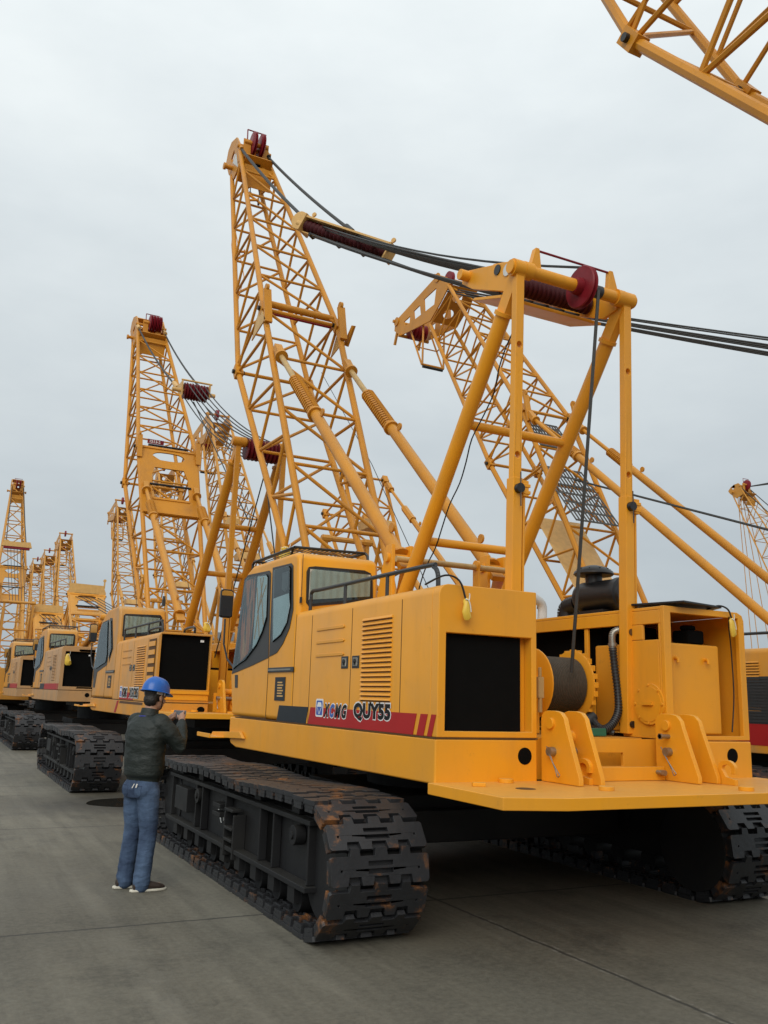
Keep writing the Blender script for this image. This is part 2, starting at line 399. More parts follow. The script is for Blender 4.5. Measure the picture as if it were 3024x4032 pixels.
def crawler(root, side, xo, key):
    """one crawler: shoe chain, side frame, end wheels, rollers. xo = x of the chain centre"""
    sg = -1 if side == 'l' else 1
    name = 'crawler_track'
    ch = MESH.get('chain')
    if ch is None:
        mb = track_shoe_loop(); keep = globals()['ORG']; globals()['ORG'] = Vector((0, 2.74, .46))
        o = mb.build(name, 'track', root, key='chain', bevel=.0018, seg=1); globals()['ORG'] = keep
    else:
        o = bpy.data.objects.new(name, ch); COL.objects.link(o); o.parent = root
    o.location = Vector((xo, 2.74, .46)) - ORG
    xf = xo + sg * .20                                  # outer face of the side frame
    def X(a, b): return (min(a, b), max(a, b))
    def put(mbx, nm, mat, kk, bev=0):
        me = MESH.get((kk, side))
        keep = globals()['ORG']; globals()['ORG'] = Vector((xo, 2.74, .46))
        q = mbx.build(nm, mat, o, bevel=bev, key=(kk, side)); globals()['ORG'] = keep; return q
    f = MB(); b = lambda a0, a1, y0, y1, z0, z1: f.box(*X(xf + sg * a0, xf + sg * a1), y0, y1, z0, z1)
    b(-.36, 0, .68, 4.86, .27, .775)                    # box beam
    b(.002, .09, .66, 4.88, .735, .772); b(.002, .11, .66, 4.88, .27, .31)
    for y in (.70, 1.45, 1.78, 2.75, 3.55, 3.78, 4.78): b(.002, .075, y, y + .028, .312, .733)
    b(.002, .1, 4.05, 4.55, .42, .66)
    for y in (2.35, 2.62): b(.002, .12, y, y + .03, .22, .60)
    for z in (.36, .46, .62): b(.03, .13, 2.38, 2.62, z, z + .025)
    b(.002, .10, 2.86, 3.1, .52, .56); b(.002, .10, 2.86, 3.1, .60, .64)
    for y in (.98, 3.70):
        f.disc((xf + sg * .05, y, .63), (1, 0, 0), .075, .09, 14); f.disc((xf + sg * .05, y, .63), (1, 0, 0), .03, .12, 10)
    for y in (1.0, 1.9, 2.8, 3.7, 4.5): b(-.3, .04, y, y + .16, .775, .86)
    put(f, 'side_frame', 'chassis', 'sf', .006)
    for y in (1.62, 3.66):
        d = MB()                              # dark sheet paints the shade of a pocket between the ribs
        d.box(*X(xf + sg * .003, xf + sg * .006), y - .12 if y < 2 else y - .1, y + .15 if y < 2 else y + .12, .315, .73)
        put(d, 'pocket_shade', 'dark', 'fp%d' % int(y))
    w = MB()
    for nm, yc in (('sprocket', .505), ('idler_wheel', 4.98)):
        w = MB(); w.tube((xo - sg * (.38 if yc < 2 else .2), yc, .465), (xf + sg * .015, yc, .465), .385, 36); put(w, nm, 'chassis', nm, .006)
    for i in range(9):
        r = MB(); y = .98 + i * .44; r.disc((xf - sg * .1, y, .18), (1, 0, 0), .105, .27, 16); r.box(*X(xf - sg * .04, xf + sg * .085), y - .07, y + .07, .15, .269)
        put(r, 'track_roller', 'chassis', 'rr%d' % i)
    return o

def undercarriage(root, xc, hw, zb):
    m = MB(); m.box(xc - 1.0, xc + 1.0, 1.7, 3.8, .45, .82); m.tube((xc, 2.75, .8), (xc, 2.75, zb - .004), .72, 28)
    for y in (1.55, 3.55): m.box(xc - hw + .55, xc + hw - .55, y, y + .45, .42, .70)
    m.box(xc - .78, xc + .78, .9, 5.0, zb - .14, zb - .006)
    m.build('carbody', 'chassis', root, .01)

def body(root, P, main=True):
    """upper works in main-crane coordinates; TF maps them to the crane's own proportions"""
    mat = P['mat']; side = P.get('side', mat); W = 3.21
    # skirt rails
    for nm, x0, x1 in (('left', -.012, .895), ('right', 2.236, W + .012)):
        m = MB(); m.prism([(.0, 1.084), (4.62, 1.064), (4.82, 1.10), (4.885, 1.19), (4.89, 1.402), (0, 1.402)], 'x', x0, x1)
        r = m.build('side_rail', side if nm == 'left' else mat, root, bevel=.014)
        h = MB(); h.disc((.776 if nm == 'left' else 2.982, -.0015, 1.281), (0, 1, 0), .063, .004, 20); h.build('access_hole', 'dark', r)
    # left machinery house
    hm = MB(); prof = [(0, 1.412), (0, 2.455), (.012, 2.495), (.04, 2.524), (.08, 2.535), (.893, 2.535), (.893, 1.412)]
    hm.prism(prof, 'y', .102, 2.885)
    ro = P.get('rearhole', [(.068, 1.457), (.844, 1.457), (.844, 2.171), (.068, 2.171)])
    hm.prism(prof, 'y', 0, .10, [ro])
    house = hm.build('left_machinery_house', side, root, bevel=.007)
    k = MB(); xs = [p[0] for p in ro]; zs = [p[1] for p in ro]
    if main: k.box(min(xs) + .002, .775, .055, .10, min(zs) + .002, max(zs) - .002)
    else: k.box(min(xs) + .002, max(xs) - .002, .055, .10, min(zs) + .002, max(zs) - .002)
    k.build('radiator_screen', 'dark', house)
    if not main:
        k = MB(); k.box(max(xs) - .16, max(xs) - .10, .045, .053, max(zs) - .10, max(zs) - .065); k.build('screen_label', 'white', house)
    sm = MB()
    for y in (.58, 1.52, 2.455): sm.box(-.0012, .0, y - .005, y + .005, 1.415, 2.46); sm.box(.08, .89, y - .004, y + .004, 2.535, 2.5362)
    sm.box(-.0125, .90, -.0006, 4.70, 1.402, 1.412)
    sm.build('panel_seam', 'seam', house)
    lv = MB()
    n = 18; z0, z1 = 1.655, 2.325
    for i in range(n):
        z = z0 + (z1 - z0) * i / (n - 1)
        lv.add([(-.0005, .735, z), (-.0005, 1.30, z), (-.016, 1.295, z + .004), (-.016, .74, z + .004), (-.0005, .735, z + .026), (-.0005, 1.30, z + .026)],
               [(0, 1, 2, 3), (3, 2, 5, 4), (0, 3, 4), (1, 5, 2)])
    lv.build('louvre_panel', side, house)
    sh = MB()
    for i in range(n):
        z = z0 + (z1 - z0) * i / (n - 1); sh.box(-.0014, -.0002, .745, 1.29, z - .009, z - .001)
    sh.build('louvre_gap', 'seam', house)
    eb = MB()
    for z in (2.295, 2.17, 2.045): eb.prism([(1.69, z), (2.31, z), (2.33, z + .012), (2.30, z + .03), (1.70, z + .03), (1.67, z + .012)], 'x', -.009, -.0003)
    eb.build('pressed_rib', side, house, bevel=.006)
    for y in (1.645, 1.415):
        l = MB(); l.box(-.006, 0, y - .072, y + .072, 1.928, 2.036); lo = l.build('door_latch', 'black', house, bevel=.003)
        l = MB(); l.box(-.012, -.0062, y - .045, y + .045, 1.945, 2.02); l.build('latch_plate', 'steel', lo, bevel=.003)
        l = MB(); l.disc((-.014, y, 1.99), (1, 0, 0), .02, .012, 12); l.box(-.02, -.0122, y - .008, y + .008, 1.955, 1.985); l.build('latch_handle', 'black', lo)
    # stripe
    def par(name, y0, y1, s, mt, z0=1.414, z1=1.572):
        m = MB(); m.prism([(y0 + s, z0), (y0, z1), (y1, z1), (y1 + s, z0)], 'x', -.0045, -.0016); m.build(name, mt, house)
    if P.get('stripe', True):
        a = .16 if P.get('stripe') != 'c2' else .0
        par('red_stripe', 2.394, .30, .052, 'decalred'); par('red_stripe', .236, .133, .058, 'decalred'); par('red_stripe', .077, .010, .06, 'decalred')
        par('slate_stripe', 3.255, 2.452, .05, 'decaldark')
    # right machinery house: open frame with tank behind
    rh = MB()
    rh.prism([(2.236, 1.412), (2.236, 2.535), (3.13, 2.535), (3.19, 2.51), (W, 2.46), (W, 1.412)], 'y', 0, .045, [[(2.319, 1.446), (3.137, 1.446), (3.137, 2.479), (2.319, 2.479)]])
    rh.box(2.238, W - .02, .047, 4.6, 2.505, 2.533)
    rh.box(W - .03, W, .047, 4.6, 1.412, 2.504)
    rh.box(2.238, W - .04, 4.3, 4.6, 1.412, 2.504)
    rh.box(2.236, 2.276, .047, .53, 2.385, 2.504); rh.box(2.236, 2.276, .532, 1.9, 2.39, 2.504)
    rh.box(2.236, 2.27, .047, .07, 1.412, 2.384); rh.box(2.236, 2.266, .26, .535, 2.25, 2.384)
    rh.box(2.236, 2.262, .072, .534, 1.412, 2.247)
    rh.box(2.25, 2.28, 1.01, 1.06, 1.412, 2.388); rh.box(2.236, 2.276, 1.86, 1.92, 1.412, 2.388)
    rhouse = rh.build('right_machinery_house', mat, root, bevel=.006)
    t = MB(); t.box(2.325, 3.0, .11, 1.0, 1.45, 2.232); t.build('fuel_tank', mat, rhouse, bevel=.02)
    for x in (2.46, 2.82): t = MB(); t.tube((x, .11, 2.10), (x, .075, 2.10), .017, 10); t.tube((x, .075, 2.10), (x, .07, 2.06), .014, 8); t.build('tank_peg', mat, rhouse)
    t = MB(); t.box(2.42, 3.15, 1.02, 2.9, 1.5, 2.45); t.box(2.66, 2.86, .14, .34, 2.235, 2.36); t.disc((2.76, .24, 2.385), (0, 0, 1), .07, .045, 16); t.build('engine_bay_dark_block', 'dark', rhouse, bevel=.02)  # block coloured near black to put the bay's shade into it
    if main:
        t = MB(); t.disc((2.225, .19, 1.70), (1, 0, 0), .175, .018, 28); t.disc((2.214, .19, 1.70), (1, 0, 0), .15, .006, 28)
        for i in range(8):
            an = i * math.pi / 4; t.disc((2.212, .19 + .16 * math.cos(an), 1.70 + .16 * math.sin(an)), (1, 0, 0), .011, .014, 8)
        t.box(2.19, 2.211, .13, .25, 1.69, 1.715); t.build('round_cover', mat, rhouse)
        t = MB(); t.curve([(3.02, -.006, 2.49), (3.05, .03, 2.40), (3.10, .06, 2.2), (3.105, .06, 1.8), (3.06, .06, 1.48)], .006, 5); t.build('loose_cable', 'black', rhouse)
        # hatch lid and air cleaner stand on the roof of the right house
        t = MB(); t.prism([(2.20, .52), (2.36, -.12), (2.94, .0), (3.03, .19), (2.66, .6)], 'z', 2.56, 2.578); t.build('hatch_lid', 'black', rhouse, bevel=.004)
        ac = MB(); ac.lathe((2.60, 1.56, 2.75), (0.1, -1, 0), [(0, .001), (0, .10), (.05, .145), (.10, .16), (.52, .16), (.56, .172), (.62, .172), (.63, .15), (.66, .14), (.665, .001)], 28)
        aco = ac.build('air_cleaner', 'black', rhouse)
        ac = MB(); ac.lathe((2.62, 1.34, 2.86), (0, 0, 1), [(0, .085), (.11, .085), (.11, .19), (.125, .205), (.15, .195), (.19, .14), (.215, .05), (.218, .001)], 28)
        for i in range(10):
            an = i * math.pi / 5; ac.bar((2.62 + .06 * math.cos(an), 1.34 + .06 * math.sin(an), 3.064), (2.62 + .17 * math.cos(an), 1.34 + .17 * math.sin(an), 3.03), .008, .014)
        ac.build('rain_cap', 'black', aco)
        ac = MB(); ac.box(2.48, 2.75, 1.05, 1.45, 2.534, 2.60); ac.curve([(2.58, 1.56, 2.70), (2.56, 1.70, 2.66), (2.56, 1.72, 2.54)], .09, 12); ac.build('intake_duct', 'black', aco)
        ex = MB(); ex.curve([(2.46, 2.0, 2.54), (2.47, 2.0, 2.66), (2.44, 1.99, 2.73), (2.36, 1.98, 2.77), (2.28, 1.97, 2.78)], .05, 12); ex.build('exhaust_pipe', 'cladding', rhouse)
        ex = MB(); ex.prism([(2.35 + .16 * math.cos(a * .3), 2.70 + .14 * math.sin(a * .3)) for a in range(-1, 9)] + [(2.35 + .10 * math.cos(a * .3), 2.70 + .08 * math.sin(a * .3)) for a in range(8, -2, -1)], 'y', 2.05, 2.07); ex.build('exhaust_guard', 'grille', rhouse)
    # deck between the houses
    dk = MB(); dk.box(.90, 2.23, .30, 4.7, 1.36, 1.41); dk.box(.90, 2.23, .302, .33, 1.10, 1.36); dk.box(.90, 2.23, 2.9, 2.95, 1.411, 2.05)
    dk.build('deck', mat, root)
    dk = MB(); dk.box(.93, 2.2, 3.0, 4.1, 1.42, 2.1); dk.box(.92, 1.5, 2.2, 2.85, 1.415, 2.25); dk.build('hoist_bay_dark_box', 'dark', root)  # near-black boxes paint in the darkness between the houses
    # cab
    out = [(4.89, 1.414), (5.035, 1.885), (4.965, 2.1), (4.845, 2.58), (4.715, 3.0), (4.62, 3.13), (4.42, 3.19), (3.05, 3.175), (2.955, 3.15), (2.915, 3.09), (2.888, 2.55), (2.888, 1.414)]
    if not main: out = [(4.89, 1.414), (4.93, 1.75), (4.86, 2.1), (4.62, 2.86), (4.5, 3.0), (4.05, 3.17), (3.10, 3.175), (2.955, 3.12), (2.915, 3.0), (2.888, 2.55), (2.888, 1.414)]
    c = MB(); c.prism(out, 'x', 0.0, .945); cab = c.build('cab', P.get('cabmat', mat), root, bevel=.055, seg=4)
    if main:
        d1 = [(4.69, 3.055), (4.551, 3.093), (3.802, 3.061), (3.745, 3.025), (3.67, 2.077), (4.201, 2.003), (4.952, 1.913)]
        g1 = [(4.596, 3.026), (4.503, 3.054), (3.857, 3.024), (3.816, 2.998), (3.778, 2.508), (3.896, 2.36), (4.08, 2.221), (4.435, 2.068), (4.742, 2.008), (4.886, 1.966)]
        d2 = [(3.694, 3.081), (3.116, 3.063), (3.057, 3.028), (2.99, 2.553), (3.069, 2.366), (3.239, 2.214), (3.411, 2.122), (3.647, 2.086)]
        g2 = [(3.608, 3.045), (3.144, 3.035), (3.099, 3.003), (3.055, 2.607), (3.134, 2.418), (3.299, 2.301), (3.535, 2.239)]
    else:
        d1 = [(4.60, 2.80), (4.42, 2.96), (3.80, 2.98), (3.55, 2.3), (3.62, 2.08), (4.5, 1.95), (4.62, 1.62), (4.80, 1.62), (4.86, 2.1)]
        g1 = [(4.56, 2.78), (4.40, 2.92), (3.83, 2.94), (3.62, 2.3), (3.68, 2.14), (4.6, 2.02), (4.80, 2.05)]
        d2 = [(3.73, 3.0), (3.50, 2.98), (3.20, 2.4), (3.46, 2.12), (3.5, 2.3)]
        g2 = [(3.69, 2.95), (3.52, 2.93), (3.25, 2.4), (3.44, 2.2)]
    for dd, gg, cu in ((d1, g1, 0), (d2, g2, 1)):
        m = MB(); m.prism(dd, 'x', -.006, .001); wf = m.build('side_window', 'rubber', cab)
        m = MB(); m.prism(gg, 'x', -.012, -.0075); ci = m.build('painted_pane_backing', 'dark', wf)  # flat near-black sheet paints the shaded inside behind the pane
        if main and cu == 0:
            m = MB(); m.prism([(4.59, 3.02), (4.26, 3.03), (4.22, 2.6), (4.30, 2.16), (4.72, 2.02)], 'x', -.0165, -.0125); m.build('brown_reflection_patch', 'reflbrown', ci)  # flat patch paints the warm brown reflection on the pane
            m = MB(); m.prism([(4.17, 3.03), (3.87, 3.01), (3.83, 2.98), (3.80, 2.53), (3.91, 2.38), (4.08, 2.24), (4.20, 2.19)], 'x', -.0165, -.0125); m.build('sky_reflection_patch', 'reflsky', ci)  # flat pale patch paints the sky's reflection on the pane
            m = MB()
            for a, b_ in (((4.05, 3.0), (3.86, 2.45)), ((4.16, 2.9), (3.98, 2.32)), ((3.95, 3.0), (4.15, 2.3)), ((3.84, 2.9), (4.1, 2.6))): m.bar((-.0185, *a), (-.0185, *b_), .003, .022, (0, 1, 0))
            m.build('reflected_lattice_strip', 'boom', ci)  # thin strips paint crane lattice reflected in the pane
        elif main:
            m = MB(); m.prism([(3.58, 2.72), (3.12, 2.74), (3.07, 2.6), (3.14, 2.43), (3.30, 2.315), (3.52, 2.26)], 'x', -.0165, -.0125); m.build('sky_reflection_patch', 'reflsky', ci)  # pale reflection painted as a patch under the second pane
            m = MB(); m.prism([(3.33, 2.98), (3.14, 2.98), (3.14, 2.80), (3.22, 2.76), (3.33, 2.80)], 'x', -.0205, -.0172); m.build('head_rest', 'black', ci)
        m = MB(); m.prism(gg, 'x', -.027, -.024); m.build('pane', 'glass', wf)
    rw = [(.09, 2.955), (.112, 3.007), (.182, 3.02), (.759, 3.029), (.835, 3.003), (.859, 2.946), (.871, 2.73), (.84, 2.70), (.13, 2.59), (.096, 2.63)]
    rg = [(.118, 2.945), (.14, 2.98), (.183, 2.992), (.742, 3.003), (.808, 2.975), (.825, 2.926), (.838, 2.75), (.82, 2.73), (.16, 2.62), (.128, 2.65)]
    if not main:
        rw = [(.08, 2.99), (.11, 3.02), (.80, 3.04), (.84, 3.0), (.85, 2.72), (.82, 2.69), (.12, 2.60), (.08, 2.63)]; rg = [(.11, 2.97), (.13, 2.99), (.78, 3.01), (.81, 2.98), (.82, 2.75), (.79, 2.72), (.14, 2.63), (.11, 2.65)]
    yr = lambda z: 2.888 + (z - 2.55) * .05
    m = MB(); m.prism(rw, 'y', 2.884, 2.91); wf = m.build('rear_window', 'rubber', cab)
    for v in wf.data.vertices: pass
    m = MB(); cp = []; nn = 40
    for i in range(nn + 1):
        x = rg[0][0] + (rg[5][0] - rg[0][0]) * i / nn; y = 2.876 + .006 * math.sin(i * 1.35) ; cp += [(x, y, 2.66 + .10 * i / nn * .9), (x, y, 2.985)]
    m.add(cp, [(2 * i, 2 * i + 2, 2 * i + 3, 2 * i + 1) for i in range(nn)], True); m.build('curtain', 'curtain', wf)
    m = MB(); m.prism(rg, 'y', 2.862, 2.865); m.build('pane', 'glass', wf)
    m = MB(); m.box(-.003, -.0005, 3.655, 3.667, 1.4285, 2.08); m.box(-.003, -.0005, 3.655, 4.80, 1.418, 1.428); m.build('door_seam', 'seam', cab); m = MB(); m.box(-.0012, 0.0, 2.884, 2.894, 1.42, 2.5); m.build('body_seam', 'seam', cab)
    m = MB(); m.box(-.016, -.004, 2.885, 3.64, 1.915, 1.965); hh = m.build('door_rail', 'grille', cab, bevel=.004)
    m = MB(); m.box(-.019, -.0162, 2.95, 3.62, 1.932, 1.948); m.build('rail_strip', 'steel', hh)
    m = MB(); m.box(-.006, 0, 3.11, 3.41, 1.62, 1.863); pl = m.build('rating_plate', 'decaldark', cab)
    m = MB()
    for i in range(6): m.box(-.0075, -.0062, 3.16 + .03 * (i % 2), 3.33, 1.66 + .028 * i, 1.674 + .028 * i)
    m.build('plate_print', 'pale', pl)
    m = MB(); m.prism([(4.835, 1.9), (4.725, 1.9), (4.70, 1.748), (4.80, 1.748)], 'x', -.005, 0); m.build('door_lock', 'black', cab)
    m = MB(); m.add([(.10, 5.04, 1.95), (.85, 5.04, 1.95), (.85, 4.745, 3.0), (.10, 4.745, 3.0)], [(0, 1, 2, 3)]) if main else m.add([(.10, 4.93, 1.95), (.85, 4.93, 1.95), (.85, 4.63, 2.88), (.10, 4.63, 2.88)], [(0, 1, 2, 3)])
    m.build('windscreen', 'rubber', cab)
    m = MB()
    if P.get('guard', True):
        z = 3.275
        m.path([(.10, 4.72, 3.10), (.10, 4.72, z - .03), (.10, 4.66, z), (.10, 3.42, z), (.12, 3.36, z + .01), (.92, 3.22, z), (.94, 3.2, z - .03), (.94, 3.18, 3.14)], .016, 8)
        m.path([(.10, 4.66, z), (.90, 4.66, z), (.92, 3.22, z)], .014, 6)
        m.path([(.12, 3.5, 3.17), (.12, 3.40, z)], .014, 6)
        for i in range(15): x = .15 + i * .052; m.bar((x, 4.66, z), (x, 3.40 - (x - .12) * .17, z), .014, .006)
        m.build('roof_guard', 'black', cab)
    m = MB()
    if main:
        m.tube((.03, 2.872, 3.13), (.03, 2.862, 2.62), .004, 5); m.box(.02, .04, 2.862, 2.885, 2.62, 2.68); m.build('aerial', 'black', cab)
    # handrail along the roof of the left house
    h = MB(); x = .11
    h.curve([(x, 2.80, 2.536), (x, 2.79, 2.66), (x, 2.75, 2.735), (x, 2.4, 2.732), (x, .45, 2.72), (x, .28, 2.70), (x, .215, 2.64), (x, .205, 2.536)], .019, 8, 5)
    for y in (1.94, 1.07): h.tube((x, y, 2.536), (x, y, 2.72), .017, 8)
    h.build('handrail', 'grille', root)
    # wing mirror
    mm = MB(); mm.path([(.06, 4.98, 1.95), (.03, 5.30, 2.10), (.02, 5.46, 2.30), (.02, 5.48, 2.62)], .013, 6); ar = mm.build('mirror_arm', 'black', root)
    mm = MB(); pr = [(.085 * sx_ * (1 if abs(a) < 1 else .8), 2.82 + a * .185) for sx_, a in ((-1, -.9), (-.8, -1.), (.8, -1.), (1, -.9), (1, .9), (.8, 1.), (-.8, 1.), (-1, .9))]
    mm.prism([(p[0] + .02, p[1]) for p in pr], 'y', 5.445, 5.495); mh = mm.build('mirror_housing', 'black', ar, bevel=.008)
    mm = MB(); mm.prism([((p[0]) * .86 + .02, 2.82 + (p[1] - 2.82) * .9) for p in pr], 'y', 5.440, 5.444); mm.build('mirror_glass', 'mirror', mh)
    # step at the cab front
    st = MB(); st.prism([(4.25, 1.18), (4.38, 1.25), (5.44, 1.205), (5.50, 1.165), (5.05, 1.15)], 'x', -.055, -.02); st.box(-.22, -.02, 4.95, 5.5, 1.15, 1.165); st.box(-.235, -.22, 4.95, 5.5, 1.15, 1.20); st.build('cab_step', mat, root, bevel=.004)

def counterweight_tray(root, mat, main=True):
    m = MB(); pl = [(-.06, .015), (-.06, -.92), (.35, -1.045), (2.86, -1.045), (3.27, -.92), (3.27, .015)]
    m.prism(pl, 'z', 1.018, 1.098); tr = m.build('counterweight_tray', mat, root, bevel=.006)
    for x, y in ((.968, -.69), (2.10, -.9), (.55, -.02 - .06), (2.9, -.55)): m = MB(); m.disc((x, y, 1.112), (0, 0, 1), .055, .03, 18); m.build('locating_stud', mat, tr, bevel=.004)
    m = MB(); m.prism([(.12, -.30), (.20, -.34), (.235, -.27), (.15, -.235)], 'z', 1.098, 1.125); m.build('locating_lug', mat, tr, bevel=.004)
    m = MB(); m.disc((.427, -.49, 1.0985), (0, 0, 1), .07, .003, 24); m.build('tray_hole', 'seam', tr)
    for x0, dy in ((.93, 0), (1.13, .0), (2.08, -.02), (2.28, -.02)):
        m = MB(); poly = [(0.0, 1.10), (0.0, 1.56)] + [(-.075 + .075 * math.cos(a) + 0, 1.552 + .072 * math.sin(a)) for a in (.5, 1.0, 1.57)] + [(-.17, 1.624), (-.235, 1.612), (-.28, 1.57), (-.30, 1.51), (-.445, 1.15), (-.445, 1.10)]
        m.prism([(y + dy, z) for y, z in poly], 'x', x0, x0 + .042); lg = m.build('bracket_plate', mat, tr, bevel=.005)
        if x0 in (.93, 2.08):
            m = MB(); m.disc((x0 - .008, -.13 + dy, 1.53), (1, 0, 0), .042, .03, 18); m.build('pin_boss', mat, lg, bevel=.004)
            m = MB(); m.tube((x0 - .05, -.155 + dy, 1.325), (x0 + .30, -.155 + dy, 1.325), .034, 14); m.build('lock_pin', 'steel', lg)
            m = MB(); m.tube((x0 + .06, -.12 + dy, 1.43), (x0 + .22, -.12 + dy, 1.43), .05, 14) ; m.build('cross_pin', mat, lg)
            m = MB(); m.curve([(x0 - .04, -.12, 1.36), (x0 - .05, -.19, 1.27), (x0 - .05, -.26, 1.19), (x0 - .05, -.285, 1.165), (x0 - .05, -.26, 1.15), (x0 - .05, -.24, 1.19), (x0 - .04, -.14, 1.34)], .0042, 5); m.build('safety_clip', 'steel', lg)
        if x0 == 2.08:
            m = MB(); m.tube((x0 - .10, -.17, 1.445), (x0, -.17, 1.445), .018, 10); m.tube((x0 - .1, -.17, 1.445), (x0 - .085, -.17, 1.445), .026, 6); m.build('bolt', 'steel', lg)
    for x, y in ((1.10, -.19), (2.33, -.43)):
        m = MB(); pts = []
        o = [(0, 0), (-.16, 0), (-.165, .02)]; 
        ring = [(-.085 + .085 * math.cos(R(a)), .125 + .062 * math.sin(R(a))) for a in range(0, 200, 20)]
        outer = [(0, 0), (0, .125)] + [(-.085 + .085 * math.cos(R(a)), .125 + .062 * math.sin(R(a))) for a in range(20, 201, 20)] + [(-.165, .085)]
        inner = [(-.128, .085), (-.13, .11)] + [(-.085 + .046 * math.cos(R(a)), .12 + .032 * math.sin(R(a))) for a in range(180, -60, -20)] + [(-.075, .06), (-.165, .045), (-.165, 0)]
        m.prism([(y + p[0], 1.098 + p[1]) for p in outer + inner], 'x', x, x + .035); m.build('lifting_hook', mat, tr, bevel=.003)
    m = MB(); m.prism([(.90, 1.10), (2.235, 1.10), (2.235, 1.41), (.90, 1.41)], 'y', .08, .11, [[(1.52, 1.195), (1.82, 1.195), (1.82, 1.30), (1.52, 1.30)]]); m.build('rear_bulkhead', mat, tr, bevel=.004)
    m = MB(); m.box(1.18, 2.075, -.12, -.085, 1.10, 1.205); cb = m.build('cross_bar', mat, tr, bevel=.004)
    m = MB(); m.tube((2.03, -.17, 1.16), (2.03, -.122, 1.16), .022, 8); m.tube((1.99, -.18, 1.165), (1.99, -.122, 1.165), .018, 6); m.build('bolt', 'steel', cb)
    return tr

def gantry(root, P, G, main=True, n=16):
    xc, hw = P['xc'], G['hw']; yt, zt = G['top']; yf, zf = G['foot']; ym, zm = G['mast']; r = G['r']; mat = P['gmat']
    top = Vector((0, yt, zt)); ft = Vector((0, yf, zf)); d = (top - ft).normalized()
    for sx in (-1, 1):
        x = Vector((xc + sx * hw, 0, 0)); m = MB()
        a = x + ft; b = x + top - d * .42
        m.tube(a, b, r, n); m.tube(b - d * .02, b + d * .015, r * 1.25, n)
        m.bar(b, x + top, r * 1.15, r * 2.0, (0, 1, 1))
        m.bar(a - d * .25, a + d * .25, r * 1.2, r * 2.6, (0, 1, 1)); m.tube(a + d * .27, a + d * .29, r * 1.4, n)
        m.disc(x + top, (1, 0, 0), r * 1.08, r * 2.4, n)
        m.disc(x + top + Vector((sx * r * 1.35, 0, 0)), (1, 0, 0), r * .85, r * .35, n)
        lg = m.build('gantry_leg', mat, root, bevel=0)
        # mast: slotted bar above, double channel below
        xm = x + Vector((sx * .012, 0, 0)); mt = Vector((0, yt + .005, zt - .05)); mbm = Vector((0, ym, zm)); sp = mbm.lerp(mt, G.get('split', .5))
        m = MB()
        if main:
            hz = [mbm.lerp(mt, f).z for f in (.83, .58)]; ring = lambda c, q: [(xm.x + q * math.cos(a * math.pi / 8), c + q * math.sin(a * math.pi / 8)) for a in range(16)]
            m.prism([(xm.x - .043, sp.z), (xm.x + .043, sp.z), (xm.x + .043, mt.z), (xm.x - .043, mt.z)], 'y', -.037, .037, [ring(c, .029) for c in hz])
            for v in m.v: v.y += sp.y + (mt.y - sp.y) * (v.z - sp.z) / (mt.z - sp.z)
        else: m.bar(xm + sp, xm + mt, .092, .075, (0, 1, 0))
        mast = m.build('gantry_mast', mat, root, bevel=.006)
        m = MB(); m.bar(xm + mbm, xm + sp + Vector((0, 0, .12)), .098, .105, (0, 1, 0)); m.bar(xm + mbm + Vector((.075, .02, 0)), xm + sp + Vector((.075, .02, 0)), .022, .12, (0, 1, 0)); m.build('mast_channel', mat, mast, bevel=.006)
        if main:
            m = MB()
            p = mbm.lerp(mt, .22); m.disc(xm + p + Vector((0, -.0545, 0)), (0, 1, 0), .03, .004, 16)
            m.build('mast_hole', 'seam', mast)
            m = MB(); p = xm + sp + Vector((0, -.07, .02)); m.disc(p, (0, 1, 0), .042, .05, 16); m.tube(p + Vector((.0, -.02, .14)), p + Vector((0, -.02, -.16)), .006, 5); mp = m.build('mast_pin', 'black', mast)
            m = MB(); m.box(p.x + .05, p.x + .11, p.y + .015, p.y + .10, p.z - .06, p.z + .08); m.box(p.x + .045, p.x + .125, p.y + .008, p.y + .1, p.z + .02, p.z + .05); m.box(p.x + .045, p.x + .125, p.y + .008, p.y + .1, p.z - .04, p.z - .01); m.build('mast_hinge', mat, mast, bevel=.004)
            m = MB(); q = xm + mbm + Vector((0, 0, .08)); m.disc(q, (0, 1, 0), .03, .16, 12); m.build('base_pin', 'black', mast)
    for f in G['bars']:
        p = ft.lerp(top, f); m = MB(); m.tube((xc - hw, p.y, p.z), (xc + hw, p.y, p.z), r * .62, n); m.build('gantry_crossbar', mat, root)
    m = MB(); m.tube((xc - hw + .1, yt, zt), (xc + hw - .1, yt, zt), r * .82, n)
    for sx in (-1, 1): m.tube((xc + sx * (hw - .12), yt, zt), (xc + sx * (hw - .03), yt, zt), r * 1.12, n)
    tb = m.build('gantry_top_beam', mat, root)
    if main:
        for sx in (-1, 1):
            m = MB(); m.prism([(xc + sx * (hw - .22), zt + .04), (xc + sx * (hw - .10), zt + .04), (xc + sx * (hw - .16), zt + .245), (xc + sx * (hw - .20), zt + .245)], 'y', yt - .03, yt + .03)
            m.build('rope_guard_bracket', mat, tb, bevel=.004)
        m = MB(); m.tube((xc - hw + .18, yt, zt + .235), (xc + hw - .18, yt, zt + .235), .011, 6); m.build('rope_guard_rod', 'red', tb)
        m = MB(); xs = 1.70; m.lathe((xs - .03, yt, zt), (1, 0, 0), [(0, .001), (0, .195), (.012, .205), (.032, .165), (.052, .205), (.064, .195), (.064, .001)], 36); m.lathe((xs - .10, yt, zt), (1, 0, 0), [(0, .05), (0, .075), (.068, .085)], 20)
        m.build('rope_sheave', 'red', tb)
        m = MB(); m.tube((xs + .10, yt, zt), (xs + .22, yt, zt), r * .86, 16); m.build('bearing_sleeve', 'grille', tb)

